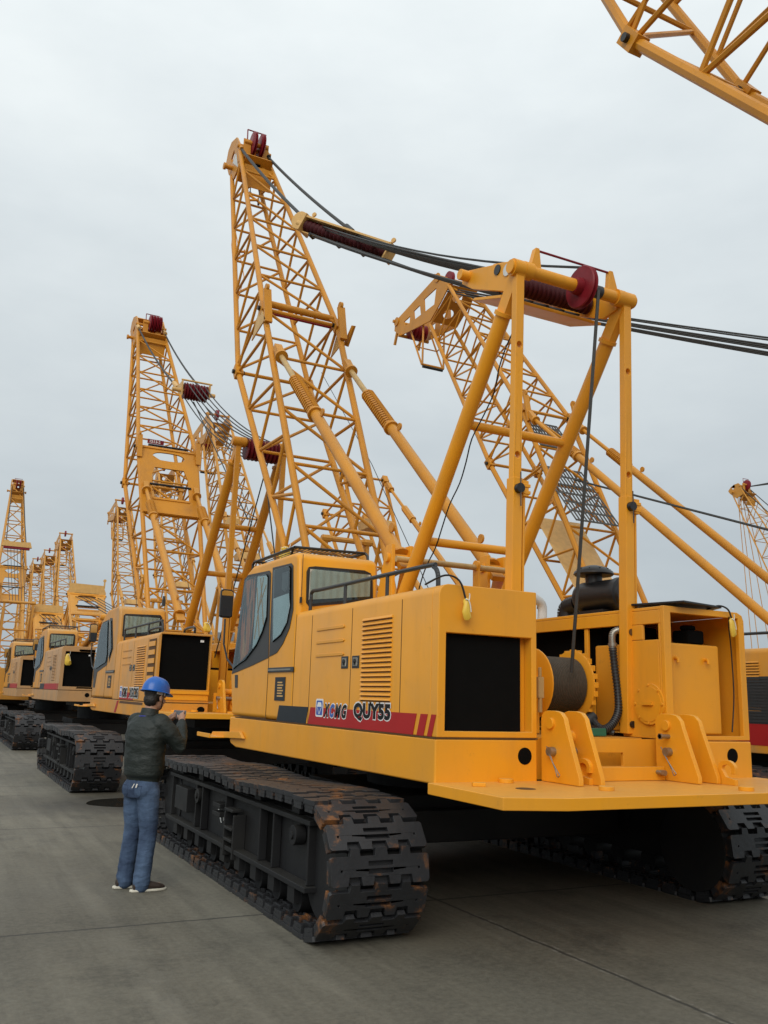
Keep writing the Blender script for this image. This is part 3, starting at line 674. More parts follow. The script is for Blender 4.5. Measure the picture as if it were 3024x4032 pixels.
def sheave_row(mb, a, b, r, count):
    a, b = Vector(a), Vector(b); d = b - a; n = d.normalized(); w = d.length / count
    for i in range(count):
        p = a + d * (i / count)
        mb.lathe(p, n, [(0, .001), (0, r), (w * .18, r), (w * .5, r * .78), (w * .82, r), (w, r), (w, .001)], 20)

def boom(root, P, B, lod=0):
    xc = P['xc']; mat = P['bmat']; nc, nl = ((12, 8), (8, 6), (6, 5))[lod]; rc, rl = B.get('rc', .05), B.get('rl', .026)
    V = lambda t: Vector((0, *t)); parts = []
    f, fr, ff = B['hwf'], B['foot_rear'], B['foot_front']; j, jr, jf = B['hwj'], B['joint_rear'], B['joint_front']
    m = MB(); q0 = quad(xc, f, fr, ff); q1 = quad(xc, j, jr, jf); lattice(m, q0, q1, B.get('n0', 6), rc, rl, nc, nl)
    for i in range(2): m.tube(q1[i * 2], q1[i * 2 + 1], rl * 1.3, nl)
    for sx in (-1, 1): m.disc((xc + sx * f, (fr[0] + ff[0]) / 2, (fr[1] + ff[1]) / 2 - .1), (1, 0, 0), .16, .09, 14); m.bar((xc + sx * f, *fr), (xc + sx * f, (fr[0] + ff[0]) / 2, fr[1] - .1), .09, .08); m.bar((xc + sx * f, *ff), (xc + sx * f, (fr[0] + ff[0]) / 2, fr[1] - .1), .09, .08)
    base = m.build('boom_base_section', mat, root)
    if lod < 2:
        for i in (0, 1):
            a_, b_, c_, d_ = (Vector(q) for q in (q0[i], q1[i], q0[3 - i], q1[3 - i])); m = MB(); x = a_.x + (-.06 if i == 0 else .06)
            P4 = [a_.lerp(b_, .0), a_.lerp(b_, .16), a_.lerp(c_, .5).lerp(b_.lerp(d_, .5), .07), c_.lerp(d_, .16), c_.lerp(d_, .0)]
            m.prism([(p.y, p.z) for p in P4], 'x', x - .01, x + .01); m.build('foot_cheek_plate', mat, base)
    for i, p in enumerate(q1):
        m = MB(); m.bar(Vector(p) - Vector((0, .07, .1)), Vector(p) + Vector((0, .07, .1)), rc * 3.0, rc * 2.6, (1, 0, 0))
        if lod < 2 and i < 2:
            p = Vector(p); m.bar(p + Vector((0, -.28, -.34)), p + Vector((0, -.12, .30)), .05, .13, (1, 0, 0)); m.disc(p + Vector((0, -.1, .34)), (1, 0, 0), .07, .05, 12)
            m.disc(p + Vector((0, -.22, -.42)), (1, 0, 0), .06, .05, 12)
        m.build('section_joint', mat, base)
        m = MB(); m.disc(Vector(p), (1, 0, 0), rc * .75, rc * 4.2, 10); m.build('joint_pin', 'black', base)
    if lod == 0:      # gusset plates
        for sx in (-1, 1):
            m = MB(); x = xc + sx * (j + .055)
            m.prism([(jr[0] + .02, jr[1] + .05), (jr[0] - .30, jr[1] - .30), (jr[0] + .36, jr[1] - .45)], 'x', x - .01, x + .01)
            m.build('gusset_plate', 'pale', base)
        m = MB(); x = xc + j + .14; m.prism([(jr[0] - .15, jr[1] - .40), (jr[0] - .42, jr[1] - .12), (jr[0] - .33, jr[1] - .08), (jr[0] - .02, jr[1] - .30)], 'x', x - .02, x + .02); m.tube((xc + j, jr[0] - .1, jr[1] - .34), (x, jr[0] - .1, jr[1] - .34), .03, 8); m.build('rope_guide_arm', mat, base)
    if B.get('plates'):   # plated panel between the rear chords where the backstops bear
        m = MB(); a = V(fr).lerp(V(jr), .67); b = V(jr); d = (b - a); 
        w = j * .98; o = Vector((0, -.03, .02))
        def pt(u, t): return a + d * t + Vector((xc + u * w, 0, 0)) + o
        D_ = d.length; ov = lambda u0, u1, t0, t1: [((u0 + u1) / 2 + (u1 - u0) / 2 * (abs(math.cos(q)) ** .6 * (1 if math.cos(q) > 0 else -1)), (t0 + t1) / 2 + (t1 - t0) / 2 * math.sin(q)) for q in [2 * math.pi * k / 20 for k in range(20)]]
        loops = [[(-1, -.02), (1, -.02), (1, 1.0), (-1, 1.0)], ov(-.55, .55, .80, .93), [(-.62, .20), (.62, .20), (.62, .55), (.5, .68), (-.5, .68), (-.62, .55)]]
        fl = [q for l in loops for q in l]; tri = tessellate_polygon([[Vector((*q, 0)) for q in l] for l in loops]); n_ = len(fl); of = Vector((0, -.03, .015))
        m.add([pt(*q) for q in fl] + [pt(*q) + of for q in fl], [tuple(x) for x in tri] + [tuple(n_ + k for k in x[::-1]) for x in tri])
        m.bar(pt(-.62, .2) + of, pt(.62, .2) + of, .06, .05, (0, -1, .5)); m.bar(pt(-.95, .98) + of, pt(.95, .98) + of, .06, .06, (0, -1, .5)); m.bar(pt(-.95, .0) + of, pt(.95, .0) + of, .06, .06, (0, -1, .5))
        m.build('boom_plate', mat, base)
        for t in (.42, 1.03): m = MB(); m.tube(pt(-.7, t) + Vector((0, -.06, 0)), pt(.7, t) + Vector((0, -.06, 0)), .03, 8); m.build('rope_roller', 'black', base)
    if not B.get('tip'): 
        return
    t, tr, tf = B['hwt'], B['tip_rear'], B['tip_front']
    m = MB(); q2 = quad(xc, t, tr, tf); q1b = [Vector(p).lerp(Vector(q), .012) for p, q in zip(q1, q2)]
    lattice(m, q1b, q2, B.get('n1', 6), rc * .95, rl * .95, nc, nl)
    tipo = m.build('boom_tip_section', mat, root)
    if lod == 0:
        m = MB(); p = Vector(q1[0]) + Vector((.06, .12, .17)); q = Vector(q1[1]) + Vector((-.06, .12, .17)); m.tube(p, q, .062, 14); m.build('guide_roller', mat, tipo)
        m = MB(); m.tube(p + Vector((0, .02, -.16)), q + Vector((0, .02, -.16)), .02, 8); m.build('roller_rod', 'red', tipo)
        m = MB()
        for i, s in ((3, -1), (2, 1)):           # folded thin ladder rods inside the section
            a = Vector(q1[i]).lerp(Vector(q2[i]), .28); b = Vector(q1[i]).lerp(Vector(q2[i]), .72); off = Vector((-s * .12, -.18, 0))
            m.path([a, a.lerp(b, .3) + off, b, a.lerp(b, .7) - off * .3, a], .009, 5)
        m.build('hanger_rod', mat, tipo)
        m = MB()
        for i in (0, 3): 
            p = Vector(q1[i]).lerp(Vector(q2[i]), .55 if i else .62); m.tube(p, p + Vector((.18 if i else .18, -.1, 0)), .025, 8); m.tube(p + Vector((.17, -.095, 0)), p + Vector((.19, -.105, 0)), .045, 10)
        m.build('rope_stub', mat, tipo)
    # head
    m = MB(); u = (V(tr) - V(jr)).normalized(); w = (V(tf) - V(tr)).normalized(); L = B.get('head', .55); dep = (V(tf) - V(tr)).length
    def hp(a, b): v = V(tr) + u * a + w * b; return (v.y, v.z)
    for sx in (-1, 1):
        x = xc + sx * (t + .02)
        if not B.get('nose'):
            m.prism([hp(-.55, -.03), hp(.0, -.10), hp(L * .55, -.06), hp(L * .95, dep * .35), hp(L, dep * .75), hp(L * .8, dep + .10), hp(.05, dep + .10), hp(-.45, dep * .9)], 'x', x - .018, x + .018,
                    [[hp(.1, dep * .35), hp(.28, dep * .30), hp(.28, dep * .7), hp(.1, dep * .75)]])
    if not B.get('nose'):
        hd = m
        m.bar(Vector((xc - t, *hp(-.66, -.03))), Vector((xc + t, *hp(-.66, -.03))), .02, .36, tuple(w)); m.bar(Vector((xc - t, *hp(-.98, dep * .2))), Vector((xc + t, *hp(-.98, dep * .2))), .02, dep * .8, (0, -.2, 1)); 
        m.bar(Vector((xc - t, *hp(-.62, dep * .4))), Vector((xc + t, *hp(-.62, dep * .4))), .02, dep * .8, tuple(w))
        m.bar(Vector((xc - t, *hp(-.1, dep * .5))), Vector((xc + t, *hp(-.1, dep * .5))), .03, dep * .8, tuple(w))
        m.bar(Vector((xc - t, *hp(L * .9, dep * .5))), Vector((xc + t, *hp(L * .9, dep * .5))), .03, dep * .45, tuple(w))
        m.tube(Vector((xc - t - .2, *hp(-.05, dep * .8))), Vector((xc + t + .2, *hp(-.05, dep * .8))), .05, 12)
        for sx in (-1, 1): m.tube(Vector((xc + sx * (t + .18), *hp(-.05, dep * .8))), Vector((xc + sx * (t + .23), *hp(-.05, dep * .8))), .075, 12)
        m.tube(Vector((xc - t - .08, *hp(-.02, -.06))), Vector((xc + t + .08, *hp(-.02, -.06))), .042, 10)
        for sx in (-1, 1): m.bar(Vector((xc + sx * .2, *hp(-.35, .0))), Vector((xc + sx * .2, *hp(.02, -.24))), .03, .16, (1, 0, 0))
        hd = m.build('boom_head', mat, root)
        m = MB()
        for k in B.get('sheaves', (-.09, .09)): m.lathe(Vector((xc + k + B.get('shx', .03) - .035, *hp(-.04, -.20))), (1, 0, 0), [(0, .001), (0, .25), (.014, .27), (.035, .22), (.056, .27), (.07, .25), (.07, .001)], 28)
        m.build('head_sheave', 'red', hd)
        m = MB(); m.tube(Vector((xc - .26, *hp(-.04, -.20))), Vector((xc + .26, *hp(-.04, -.20))), .05, 12); m.build('sheave_axle', mat, hd)
        m = MB(); m.path([Vector((xc - .2, *hp(-.04, -.2))), Vector((xc - .2, *hp(.26, -.36))), Vector((xc + .22, *hp(.26, -.36)))], .014, 6); m.build('head_rail', 'red', hd)
        if lod == 0:
            m = MB(); m.disc(Vector((xc, *hp(-.66, -.035))), tuple(w), .06, .05, 18); m.build('head_hole', 'dark', hd)
            m = MB(); m.prism([hp(-.5, dep * .35), hp(.02, dep * .2), hp(.02, dep * .65)], 'x', xc - t - .045, xc - t - .042); m.build('head_decal', 'cladding', hd)
            m = MB(); p = Vector((xc + .12, *hp(-.85, dep * .45))); m.box(p.x - .08, p.x + .05, p.y - .05, p.y + .05, p.z, p.z + .12); m.path([p, p + Vector((-.2, 0, -.1)), p + Vector((-.2, 0, -.3))], .012, 5); m.path([p, p + Vector((.0, 0, -.42))], .01, 5); m.box(p.x - .225, p.x - .175, p.y - .025, p.y + .025, p.z - .38, p.z - .28); m.box(p.x - .02, p.x + .02, p.y - .02, p.y + .02, p.z - .52, p.z - .42); m.build('limit_switch', 'black', hd)
    else:
        N = B['nose']; H = B['noseholes']; m = MB()
        for sx in (-1, 1): m.prism(N, 'x', xc + sx * (t + .02) - .016, xc + sx * (t + .02) + .016, H)
        for yz in (N[0], N[5], N[7]): m.tube((xc - t - .1, *yz), (xc + t + .1, *yz), .05, 10)
        for sx in (-1, 1):
            for yz in ((N[0][0] - .08, N[0][1] - .08), (N[7][0] - .12, N[7][1] - .05)): m.disc((xc + sx * (t + .05), *yz), (1, 0, 0), .13, .03, 16)
        a = Vector((0, *N[1])); b = Vector((0, *N[3])); c = (a + b) / 2
        m.prism([(xc - t, 0), (xc + t, 0), (xc + t, 1), (xc - t, 1)], 'z', 0, 0) if False else None
        # plate with two round ports closing the end of the lattice
        du = (b - a); pts = []
        def pl(x, s): p = a + du * s + Vector((0, -.02, -.02)); return Vector((xc + x, p.y, p.z))
        ring = lambda cx, cs, r: [(cx + r * math.cos(2 * math.pi * i / 14), cs + r * 1.0 * math.sin(2 * math.pi * i / 14)) for i in range(14)]
        loops = [[(-t, 0), (t, 0), (t, du.length), (-t, du.length)], ring(-t * .1, du.length * .27, .15), ring(-t * .1, du.length * .72, .15)]
        fl = [q for l in loops for q in l]; tri = tessellate_polygon([[Vector((*q, 0)) for q in l] for l in loops]); m.add([pl(q[0], q[1] / du.length) for q in fl], [tuple(x) for x in tri])
        hd = m.build('boom_head', mat, root)
        m = MB(); yz = (N[5][0] - .22, N[5][1] + .12); sheave_row(m, (xc - t * .6, *yz), (xc + t * .6, *yz), .24, 4); m.build('head_sheave', 'red', hd)
        m = MB(); yz = (N[0][0] - .05, N[0][1] - .02); m.disc((xc - .05, *yz), (1, 0, 0), .22, .1, 20); m.build('head_sheave', 'red', hd)
        m = MB(); b0 = N[4]; 
        for sx in (-1, 1):
            x = xc + sx * t * .85; m.path([(x, 15.19 - B['oy'], 12.05), (x, 14.50 - B['oy'], 10.8)], .028, 6); m.path([(x, 14.45 - B['oy'], 12.0), (x, 14.46 - B['oy'], 10.8)], .028, 6)
            m.path([(x, 14.85 - B['oy'], 11.45), (x, 14.45 - B['oy'], 11.5)], .02, 5)
        m.path([(xc - t * .85, 14.85 - B['oy'], 11.45), (xc + t * .85, 14.85 - B['oy'], 11.45)], .02, 5); m.path([(xc - t * .9, 14.48 - B['oy'], 10.8), (xc + t * .9, 14.48 - B['oy'], 10.8)], .035, 8)
        bk = m.build('rope_basket', mat, hd)
        m = MB(); m.tube((xc - t * .8, 14.48 - B['oy'], 10.74), (xc + t * .8, 14.48 - B['oy'], 10.74), .04, 8); m.build('basket_roller', 'black', bk)
        m = MB(); y = N[7][0]; z = N[7][1]
        for sx in (-1, 1): m.bar((xc + sx * t, y - .1, z - .35), (xc + sx * t, y + .05, z - .72), .06, .07)
        m.build('nose_arm', mat, hd)

def backstops(root, P, K, lod=0):
    xc = P['xc']; n = (16, 10, 6)[lod]
    for sx in (-1, 1):
        t = Vector((xc + sx * K['hwt'], *K['top'])); f = Vector((xc + sx * K['hwf'], *K['foot'])); d = t - f; s0, s1 = f + d * K['s0'], f + d * K['s1']
        m = MB(); m.tube(f, s0, K['r'], n); m.tube(s0, s0 + d * .008, K['r'] * 1.45, n); m.tube(f, f + d.normalized() * .03, K['r'] * 1.5, n)
        for q in (.1, .93): p = f + (s0 - f) * q; m.disc(p + Vector((0, -.06, K['r'] + .05)), (1, 0, 0), .055, .025, 10)
        m.bar(f - d.normalized() * .22, f + d.normalized() * .05, K['r'] * .8, K['r'] * 2.0, (1, 0, 0))
        b = m.build('backstop', P['bmat'], root)
        m = MB(); m.tube(s1, t, K['r'] * .56, n); m.tube(s0, s1, K['r'] * .56, n); m.build('backstop_rod', 'zinc' if lod == 0 else P['bmat'], b)
        m = MB()
        if lod < 2: spring(m, s0 + d * .01, s1, K['r'] * 1.12, K['r'] * .26, 17 if lod == 0 else 12)
        else: m.tube(s0, s1, K['r'] * 1.3, n)
        m.build('backstop_spring', P['bmat'], b)
        m = MB(); m.disc(t, d, K['r'] * 1.35, .05, n); m.bar(t, t + Vector((0, d.normalized().z * .28 + .03, d.normalized().z * .36)), .10, .12, (1, 0, 0)); m.build('backstop_socket', P['bmat'], b)

def ropes(root, name, pairs, r, mat='rope', sag=0., n=5):
    m = MB()
    for a, b in pairs:
        a, b = Vector(a), Vector(b)
        if sag: m.path([a.lerp(b, t) - Vector((0, 0, sag * 4 * t * (1 - t))) for t in [i / 10 for i in range(11)]], r, n)
        else: m.tube(a, b, r, n)
    return m.build(name, mat, root)

def mapping(W, z, y_scale, dx=0.):
    zs0 = [1.064, 1.405, 2.535, 3.175]; k = W - 3.21
    def f(p):
        x = p.x + dx + (k if p.x > 2.0 else k * max(0, (p.x - .95)) / 1.05 if p.x > .95 else 0); zz = p.z
        i = 0 if zz < zs0[1] else 1 if zz < zs0[2] else 2
        t = (zz - zs0[i]) / (zs0[i + 1] - zs0[i]); zz = z[i] + (z[i + 1] - z[i]) * t
        return (x, p.y * y_scale, zz)
    return f
def place(o, ox, oy): o.location = (o.location.x + ox, o.location.y + oy, 0)

CR = 'yellow crawler cranes parked in the yard'
# ================================================================== main crane
P = dict(xc=1.605, mat='yellow', gmat='yellow', bmat='boom')
main = thing('crawler_crane', 'large yellow crawler crane with red QUY55 lettering stripe and open counterweight tray', 'crane', (1.605, 2.6, 0), CR)
crawler(main, 'l', -.395, 'm'); crawler(main, 'r', 3.35, 'm'); undercarriage(main, 1.605, 2.0, 1.07)
body(main, P, True)
house = [c for c in main.children if c.name.startswith('left_machinery_house')][0]
# lettering and badge on the left side
text_mesh('lettering_outline', 'QUY55', 1.413, .722, 1.483, 1.634, 'white', house, -.0052, 0, .085, .06, .075)
text_mesh('lettering', 'QUY55', 1.413, .722, 1.483, 1.634, 'ink', house, -.0068, 0, .055, .06)
for ch, a, b_, mt in (('X', 2.060, 1.935, 'ink'), ('C', 1.925, 1.820, 'blue'), ('M', 1.808, 1.675, 'ink'), ('G', 1.662, 1.553, 'ink')):
    text_mesh('lettering_outline', ch, a, b_, 1.492, 1.612, 'white', house, -.0052, .28, .085, 0, .085); text_mesh('lettering', ch, a, b_, 1.492, 1.612, mt, house, -.0078, .28, .05)
def rrect(y0, y1, z0, z1, r=.02):
    pts = []
    for cy, cz, a0 in ((y1 + r, z1 - r, 90), (y0 - r, z1 - r, 0), (y0 - r, z0 + r, -90), (y1 + r, z0 + r, 180)):
        for a in (90, 45, 0): pts.append((cy + r * math.cos(R(a0 + a)), cz + r * math.sin(R(a0 + a))))
    return pts
def badge(par, y0, y1, z0, z1):
    m = MB(); m.prism(rrect(y0, y1, z0, z1), 'x', -.0062, -.0048); b = m.build('badge', 'white', par)
    e = .016; m = MB(); m.prism(rrect(y0 - e, y1 + e, z0 + e, z1 - e, .015), 'x', -.0072, -.0064); m.build('badge_field', 'blue', b)
    cy, h, zc = (y0 + y1) / 2, abs(y1 - y0) / 2, (z0 + z1) / 2; k = (z1 - z0) / 2
    m = MB(); m.prism([(cy + h * .42, zc + k * .62), (cy - h * .42, zc + k * .62), (cy - h * .62, zc + k * .15), (cy - h * .12, zc - k * .68), (cy + h * .12, zc - k * .68), (cy + h * .62, zc + k * .15)], 'x', -.0082, -.0074); m.build('badge_emblem', 'white', b)
    m = MB(); m.prism([(cy + h * .52, zc + k * .12), (cy - h * .52, zc + k * .12), (cy, zc - k * .62)], 'x', -.0092, -.0084); m.build('badge_triangle', 'blue', b)
badge(house, 2.257, 2.08, 1.488, 1.654)
counterweight_tray(main, 'yellow')
lt = [c for c in main.children if c.name == 'crawler_track'][0]; sfr = [c for c in lt.children if c.name.startswith('side_frame')][0]
for pl in ([(3.23, .55), (3.19, .555), (3.08, .44), (3.11, .44)], [(3.07, .55), (2.985, .555), (2.955, .47), (3.03, .465)], [(2.95, .555), (2.91, .555), (2.84, .475), (2.88, .475)]):
    m = MB(); m.prism(pl, 'x', -.598, -.596); q = m.build('stencil_stroke', 'white', main)
    q.parent = lt; q.location = -lt.location
G = dict(hw=.615, top=(.35, 5.51), foot=(2.66, 2.38), mast=(.47, 1.44), r=.072, bars=(.28, .61), split=.5)
gantry(main, P, G, True, 20)
# foot pedestals of gantry and backstops
m = MB()
for sx in (-1, 1):
    x = 1.605 + sx * .6; m.prism([(2.2, 1.42), (3.1, 1.42), (2.9, 2.45), (2.62, 3.28), (2.48, 3.28), (2.45, 2.5)], 'x', x - .13, x - .09); m.prism([(2.2, 1.42), (3.1, 1.42), (2.9, 2.45), (2.62, 3.28), (2.48, 3.28), (2.45, 2.5)], 'x', x + .09, x + .13)
    m.disc((x, 2.62, 2.62), (1, 0, 0), .06, .32, 14); m.disc((x, 2.56, 3.14), (1, 0, 0), .05, .32, 14)
m.build('gantry_pedestal', 'yellow', main, bevel=.005)
m = MB(); m.tube((.86, 2.35, 3.10), (2.35, 2.35, 3.10), .032, 10); m.build('locking_rod', 'zinc', main)
m = MB(); m.bar((1.30 + .55, 2.35, 2.45), (1.85, 2.35, 3.14), .02, .11, (0, 1, 0)); m.disc((1.85, 2.35, 3.12), (1, 0, 0), .06, .03, 12); m.build('rod_bracket', 'yellow', main)
# cable clipped along the left gantry leg
m = MB(); pts = []
for i in range(15):
    t = i / 14; p = Vector((0, 2.62, 2.45)).lerp(Vector((0, .60, 5.15)), t); pts.append((.99 + .10 + .02 * math.sin(i * 1.9), p.y - .09 - .02 * math.sin(i * 1.3), p.z - .03))
m.curve(pts, .007, 5, 3); m.build('leg_cable', 'black', main)
B = dict(hwf=.58, foot_rear=(4.36, 1.95), foot_front=(4.66, 1.95), hwj=.675, joint_rear=(7.50, 7.98), joint_front=(8.72, 7.26), n0=6, rc=.052, rl=.0265,
         tip=True, hwt=.30, tip_rear=(11.02, 13.22), tip_front=(11.52, 12.93), n1=6, head=.75, shx=.02)
boom(main, P, B, 0)
backstops(main, P, dict(hwt=.603, top=(6.685, 6.869), foot=(2.58, 3.16), hwf=.58, s0=.627, s1=.837, r=.078), 0)
# rope blocks
m = MB(); La, Rb = Vector((1.25, 6.55, 9.13)), Vector((2.08, 5.17, 8.22)); d = (Rb - La).normalized(); up = Vector((0, .15, 1)); sd = d.cross(up).normalized(); upv = sd.cross(d)
m.bar(La + upv * .11, Rb + upv * .11, .24, .035, up); m.bar(La - upv * .13, Rb - upv * .13, .10, .02, up)
m.bar(La - d * .02, La + d * .02, .28, .30, up); m.bar(Rb - d * .01, Rb + d * .02, .22, .28, up)
m.bar(La - d * .24 + upv * .02, La, .06, .26, up); m.tube(La - d * .20 - upv * .01, La + d * .08 - upv * .01, .05, 12); m.disc(La - d * .2 + upv * .05, sd, .15, .05, 14)
for t in (.02, .97): p = La.lerp(Rb, t) + upv * .17; m.tube(p - upv * .06, p + upv * .04, .018, 6); m.disc(p + upv * .04, sd, .04, .03, 10)
blk = m.build('rope_block', 'pale', main, bevel=.006)
m = MB(); sheave_row(m, La + d * .03 - upv * .01, Rb - d * .03 - upv * .01, .10, 20); m.build('sheave_row', 'darkred', blk)
m = MB()
for t in (.12, .45, .74): p = La.lerp(Rb, t) - upv * .135; m.bar(p - sd * .06, p + sd * .06, .05, .05, up)
for k in range(5): p = La.lerp(Rb, .2 + .16 * k) + upv * .13; m.bar(p - d * .04, p + d * .04, .05, .008, up)
m.build('block_clip', 'black', blk)
m = MB(); 
for sx in (-1, 1):
    x = 1.605 + sx * .58; m.prism([(1.34, 5.93), (1.12, 5.86), (.48, 5.66), (.36, 5.58), (.40, 5.42), (.60, 5.40), (1.16, 5.66), (1.36, 5.80)], 'x', x - .022, x + .022)
m.tube((.90, 1.24, 5.83), (2.30, 1.24, 5.83), .055, 14); m.bar((1.0, .9, 5.46), (2.2, .9, 5.46), .5, .03, (0, -.35, 1)); m.bar((1.05, 1.28, 5.86), (2.16, 1.28, 5.86), .14, .12, (0, -.35, 1))
m.bar((1.03, .70, 5.735), (1.10, .70, 5.735), .3, .02, (0, -.35, 1))
b2 = m.build('rope_block', 'yellow', main, bevel=.006)
m = MB(); sheave_row(m, (1.08, .80, 5.62), (2.14, .80, 5.62), .095, 20); m.build('sheave_row', 'darkred', b2)
m = MB(); m.disc((.998, .72, 5.67), (1, 0, 0), .05, .012, 18); 
m.build('block_button', 'black', b2)
for x in (1.15, 1.6, 1.95): m = MB(); m.bar((x, .74, 5.43), (x, 1.06, 5.55), .04, .03); m.build('block_clip', 'black', b2)
m = MB(); m.disc((.998, .56, 5.60), (1, 0, 0), .06, .010, 18); m.build('load_cell', 'cladding', b2)
pr = []
for k in range(11):
    t = .06 + .09 * k; a = La.lerp(Rb, t) + upv * (.07 if k % 2 else -.10); pr.append((a, (1.10 + k * .095, .82, 5.74 if k % 2 else 5.50)))
    pr.append((La.lerp(Rb, t) + upv * (.05 if k % 2 else -.115) - sd * .05, (1.10 + k * .095, .82, 5.72 if k % 2 else 5.50)))
ropes(main, 'luffing_rope', pr, .0125, 'rope', .05)
ropes(main, 'hoist_rope', [((1.70, .35, 5.715), (1.75, 5.9, 8.82))], .0135, 'rope', .12)
ropes(main, 'winch_rope', [((1.745, .17, 5.42), (1.735, .62, 1.95))], .0165, 'rope')
for sx, e in ((-1, La - d * .05 + upv * .08), (1, La.lerp(Rb, .52) + upv * .14)):
    a = Vector((1.605 + sx * .30, 11.06, 13.30)); o = ropes(main, 'pendant_rope', [(a, e)], .03, 'rope', .07, 8)
    m = MB(); m.tube(a, a.lerp(e, .05), .05, 10); m.tube(e, e.lerp(a, .05), .045, 10); m.build('rope_socket', 'boom' if sx < 0 else 'rope', o)
# winch
m = MB(); ax = (1, 0, 0)
for x in (1.53, 1.99):
    m.lathe((x - .012, .93, 1.85), ax, [(0, .001), (0, .29), (.006, .318), (.018, .318), (.024, .29), (.024, .001)], 36)
for i in range(24):
    an = 2 * math.pi * i / 24; m.bar((1.985, .93 + .30 * math.cos(an), 1.85 + .30 * math.sin(an)), (2.03, .93 + .30 * math.cos(an), 1.85 + .30 * math.sin(an)), .05, .05)
m.tube((1.53, .93, 1.85), (1.99, .93, 1.85), .2, 20); m.tube((1.45, .93, 1.85), (1.52, .93, 1.85), .12, 20); m.tube((2.02, .93, 1.85), (2.15, .93, 1.85), .14, 20)
m.bar((1.48, .93, 1.42), (1.48, .93, 1.85), .30, .05, (1, 0, 0)); m.bar((2.1, .93, 1.42), (2.1, .93, 1.85), .34, .06, (1, 0, 0))
wd = m.build('winch_drum', 'yellow', main, bevel=.004)
m = MB(); k = 22
for i in range(k):
    x = 1.555 + (1.965 - 1.555) * i / k; w = (1.965 - 1.555) / k; m.lathe((x, .93, 1.85), ax, [(0, .243), (w * .25, .25), (w * .75, .25), (w, .243)], 36)
m.build('drum_rope', 'drumrope', wd)
m = MB(); m.box(1.36, 1.42, .60, .68, 1.72, 1.90); m.tube((1.39, .62, 1.6), (1.39, .62, 1.72), .02, 8); m.tube((1.39, .62, 1.9), (1.39, .62, 1.98), .016, 8); m.build('valve_block', 'zinc', wd, bevel=.004)
# hydraulic hose beside the right house
m = MB(); path = [(2.15, .55, 2.18), (2.16, .54, 2.0), (2.17, .52, 1.8), (2.15, .50, 1.62), (2.06, .50, 1.50), (1.93, .52, 1.455), (1.80, .55, 1.45)]
P3 = [Vector(p) for p in path]; m.curve(path, .030, 10, 6)
hs = m.build('hydraulic_hose', 'black', main)
m = MB(); Q = [P3[0]] + P3 + [P3[-1]]; 
for i in range(1, len(Q) - 2):
    for q in range(7):
        t = q / 7; a, b, c, dd = Q[i - 1], Q[i], Q[i + 1], Q[i + 2]; f = lambda t: .5 * ((2 * b) + (c - a) * t + (2 * a - 5 * b + 4 * c - dd) * t * t + (3 * b - a - 3 * c + dd) * t ** 3)
        m.disc(f(t), f(t + .05) - f(t), .037, .011, 10)
m.build('hose_rib', 'grille', hs)
m = MB(); m.curve([(2.15, .55, 2.17), (2.15, .55, 2.30), (2.19, .53, 2.345), (2.25, .5, 2.345)], .032, 10); m.tube((2.15, .55, 2.2), (2.15, .55, 2.23), .042, 10); m.build('hose_elbow', 'steel', hs)
m = MB(); m.curve([(1.80, 1.2, 1.72), (1.86, 1.15, 1.80), (1.98, 1.05, 1.80), (2.08, .95, 1.72), (2.1, .9, 1.55)], .03, 10); m.build('hydraulic_hose', 'grille', main)
m = MB(); m.tube((1.80, 1.15, 1.66), (1.80, 1.15, 1.73), .045, 12); m.build('hose_cap', 'capblue', main)
for k, (pp, rr) in enumerate((([(1.75, .62, 1.44), (1.95, .60, 1.47), (2.12, .66, 1.46), (2.2, .9, 1.5)], .034), ([(2.2, 1.0, 1.62), (2.08, .78, 1.60), (2.02, .62, 1.50), (2.1, .5, 1.44)], .026), ([(2.3, 1.3, 1.9), (2.2, 1.1, 1.86), (2.12, 1.05, 1.66), (2.15, .9, 1.45)], .022), ([(1.05, .8, 1.45), (1.2, .7, 1.6), (1.36, .66, 1.62)], .016), ([(1.0, 1.2, 1.5), (1.1, .9, 2.0), (1.2, 1.3, 2.2)], .018))):
    m = MB(); m.curve(pp, rr, 8); m.build('hydraulic_hose', 'black' if k % 2 == 0 else 'grille', main)
m = MB(); m.tube((1.93, .72, 1.50), (2.06, .72, 1.58), .05, 14); m.box(2.0, 2.1, .68, .80, 1.42, 1.52); m.build('pump_fitting', 'grille', main, bevel=.004)
m = MB(); m.box(1.74, 1.98, .46, .56, 1.415, 1.48); m.build('hose_coupling', 'green', main, bevel=.006)

# ================================================================== crane two, ahead in the same row
TF = mapping(3.44, (1.235, 1.50, 2.63, 3.345), 6.05 / 4.89)
P2 = dict(xc=1.72, mat='yellow', side='semi', cabmat='semi', gmat='boom', bmat='boom', stripe=False, guard=False,
          rearhole=[(.05, 1.62), (.865, 1.62), (.865, 2.50), (.05, 2.50)])
c2 = thing('crawler_crane', 'yellow crawler crane with open black radiator frame, just behind the man in blue helmet', 'crane', (1.72, 2.6, 0), CR)
body(c2, P2, False)
h2 = [c for c in c2.children if c.name.startswith('left_machinery_house')][0]
m = MB(); m.box(.03, .885, -.03, -.004, 1.55, 1.60); m.box(.04, .875, -.012, -.003, 1.455, 1.545); m.build('rear_sill', 'yellow', h2)
m = MB(); m.prism([(2.32, 1.42), (2.26, 1.545), (1.30, 1.545), (1.30, 1.42)], 'x', -.006, -.002); m.build('red_stripe', 'decalred', h2)
m = MB(); m.prism([(2.58, 1.10), (2.40, 1.385), (2.26, 1.385), (2.44, 1.10)], 'x', -.016, -.0125); m.build('red_stripe', 'decalred', h2)
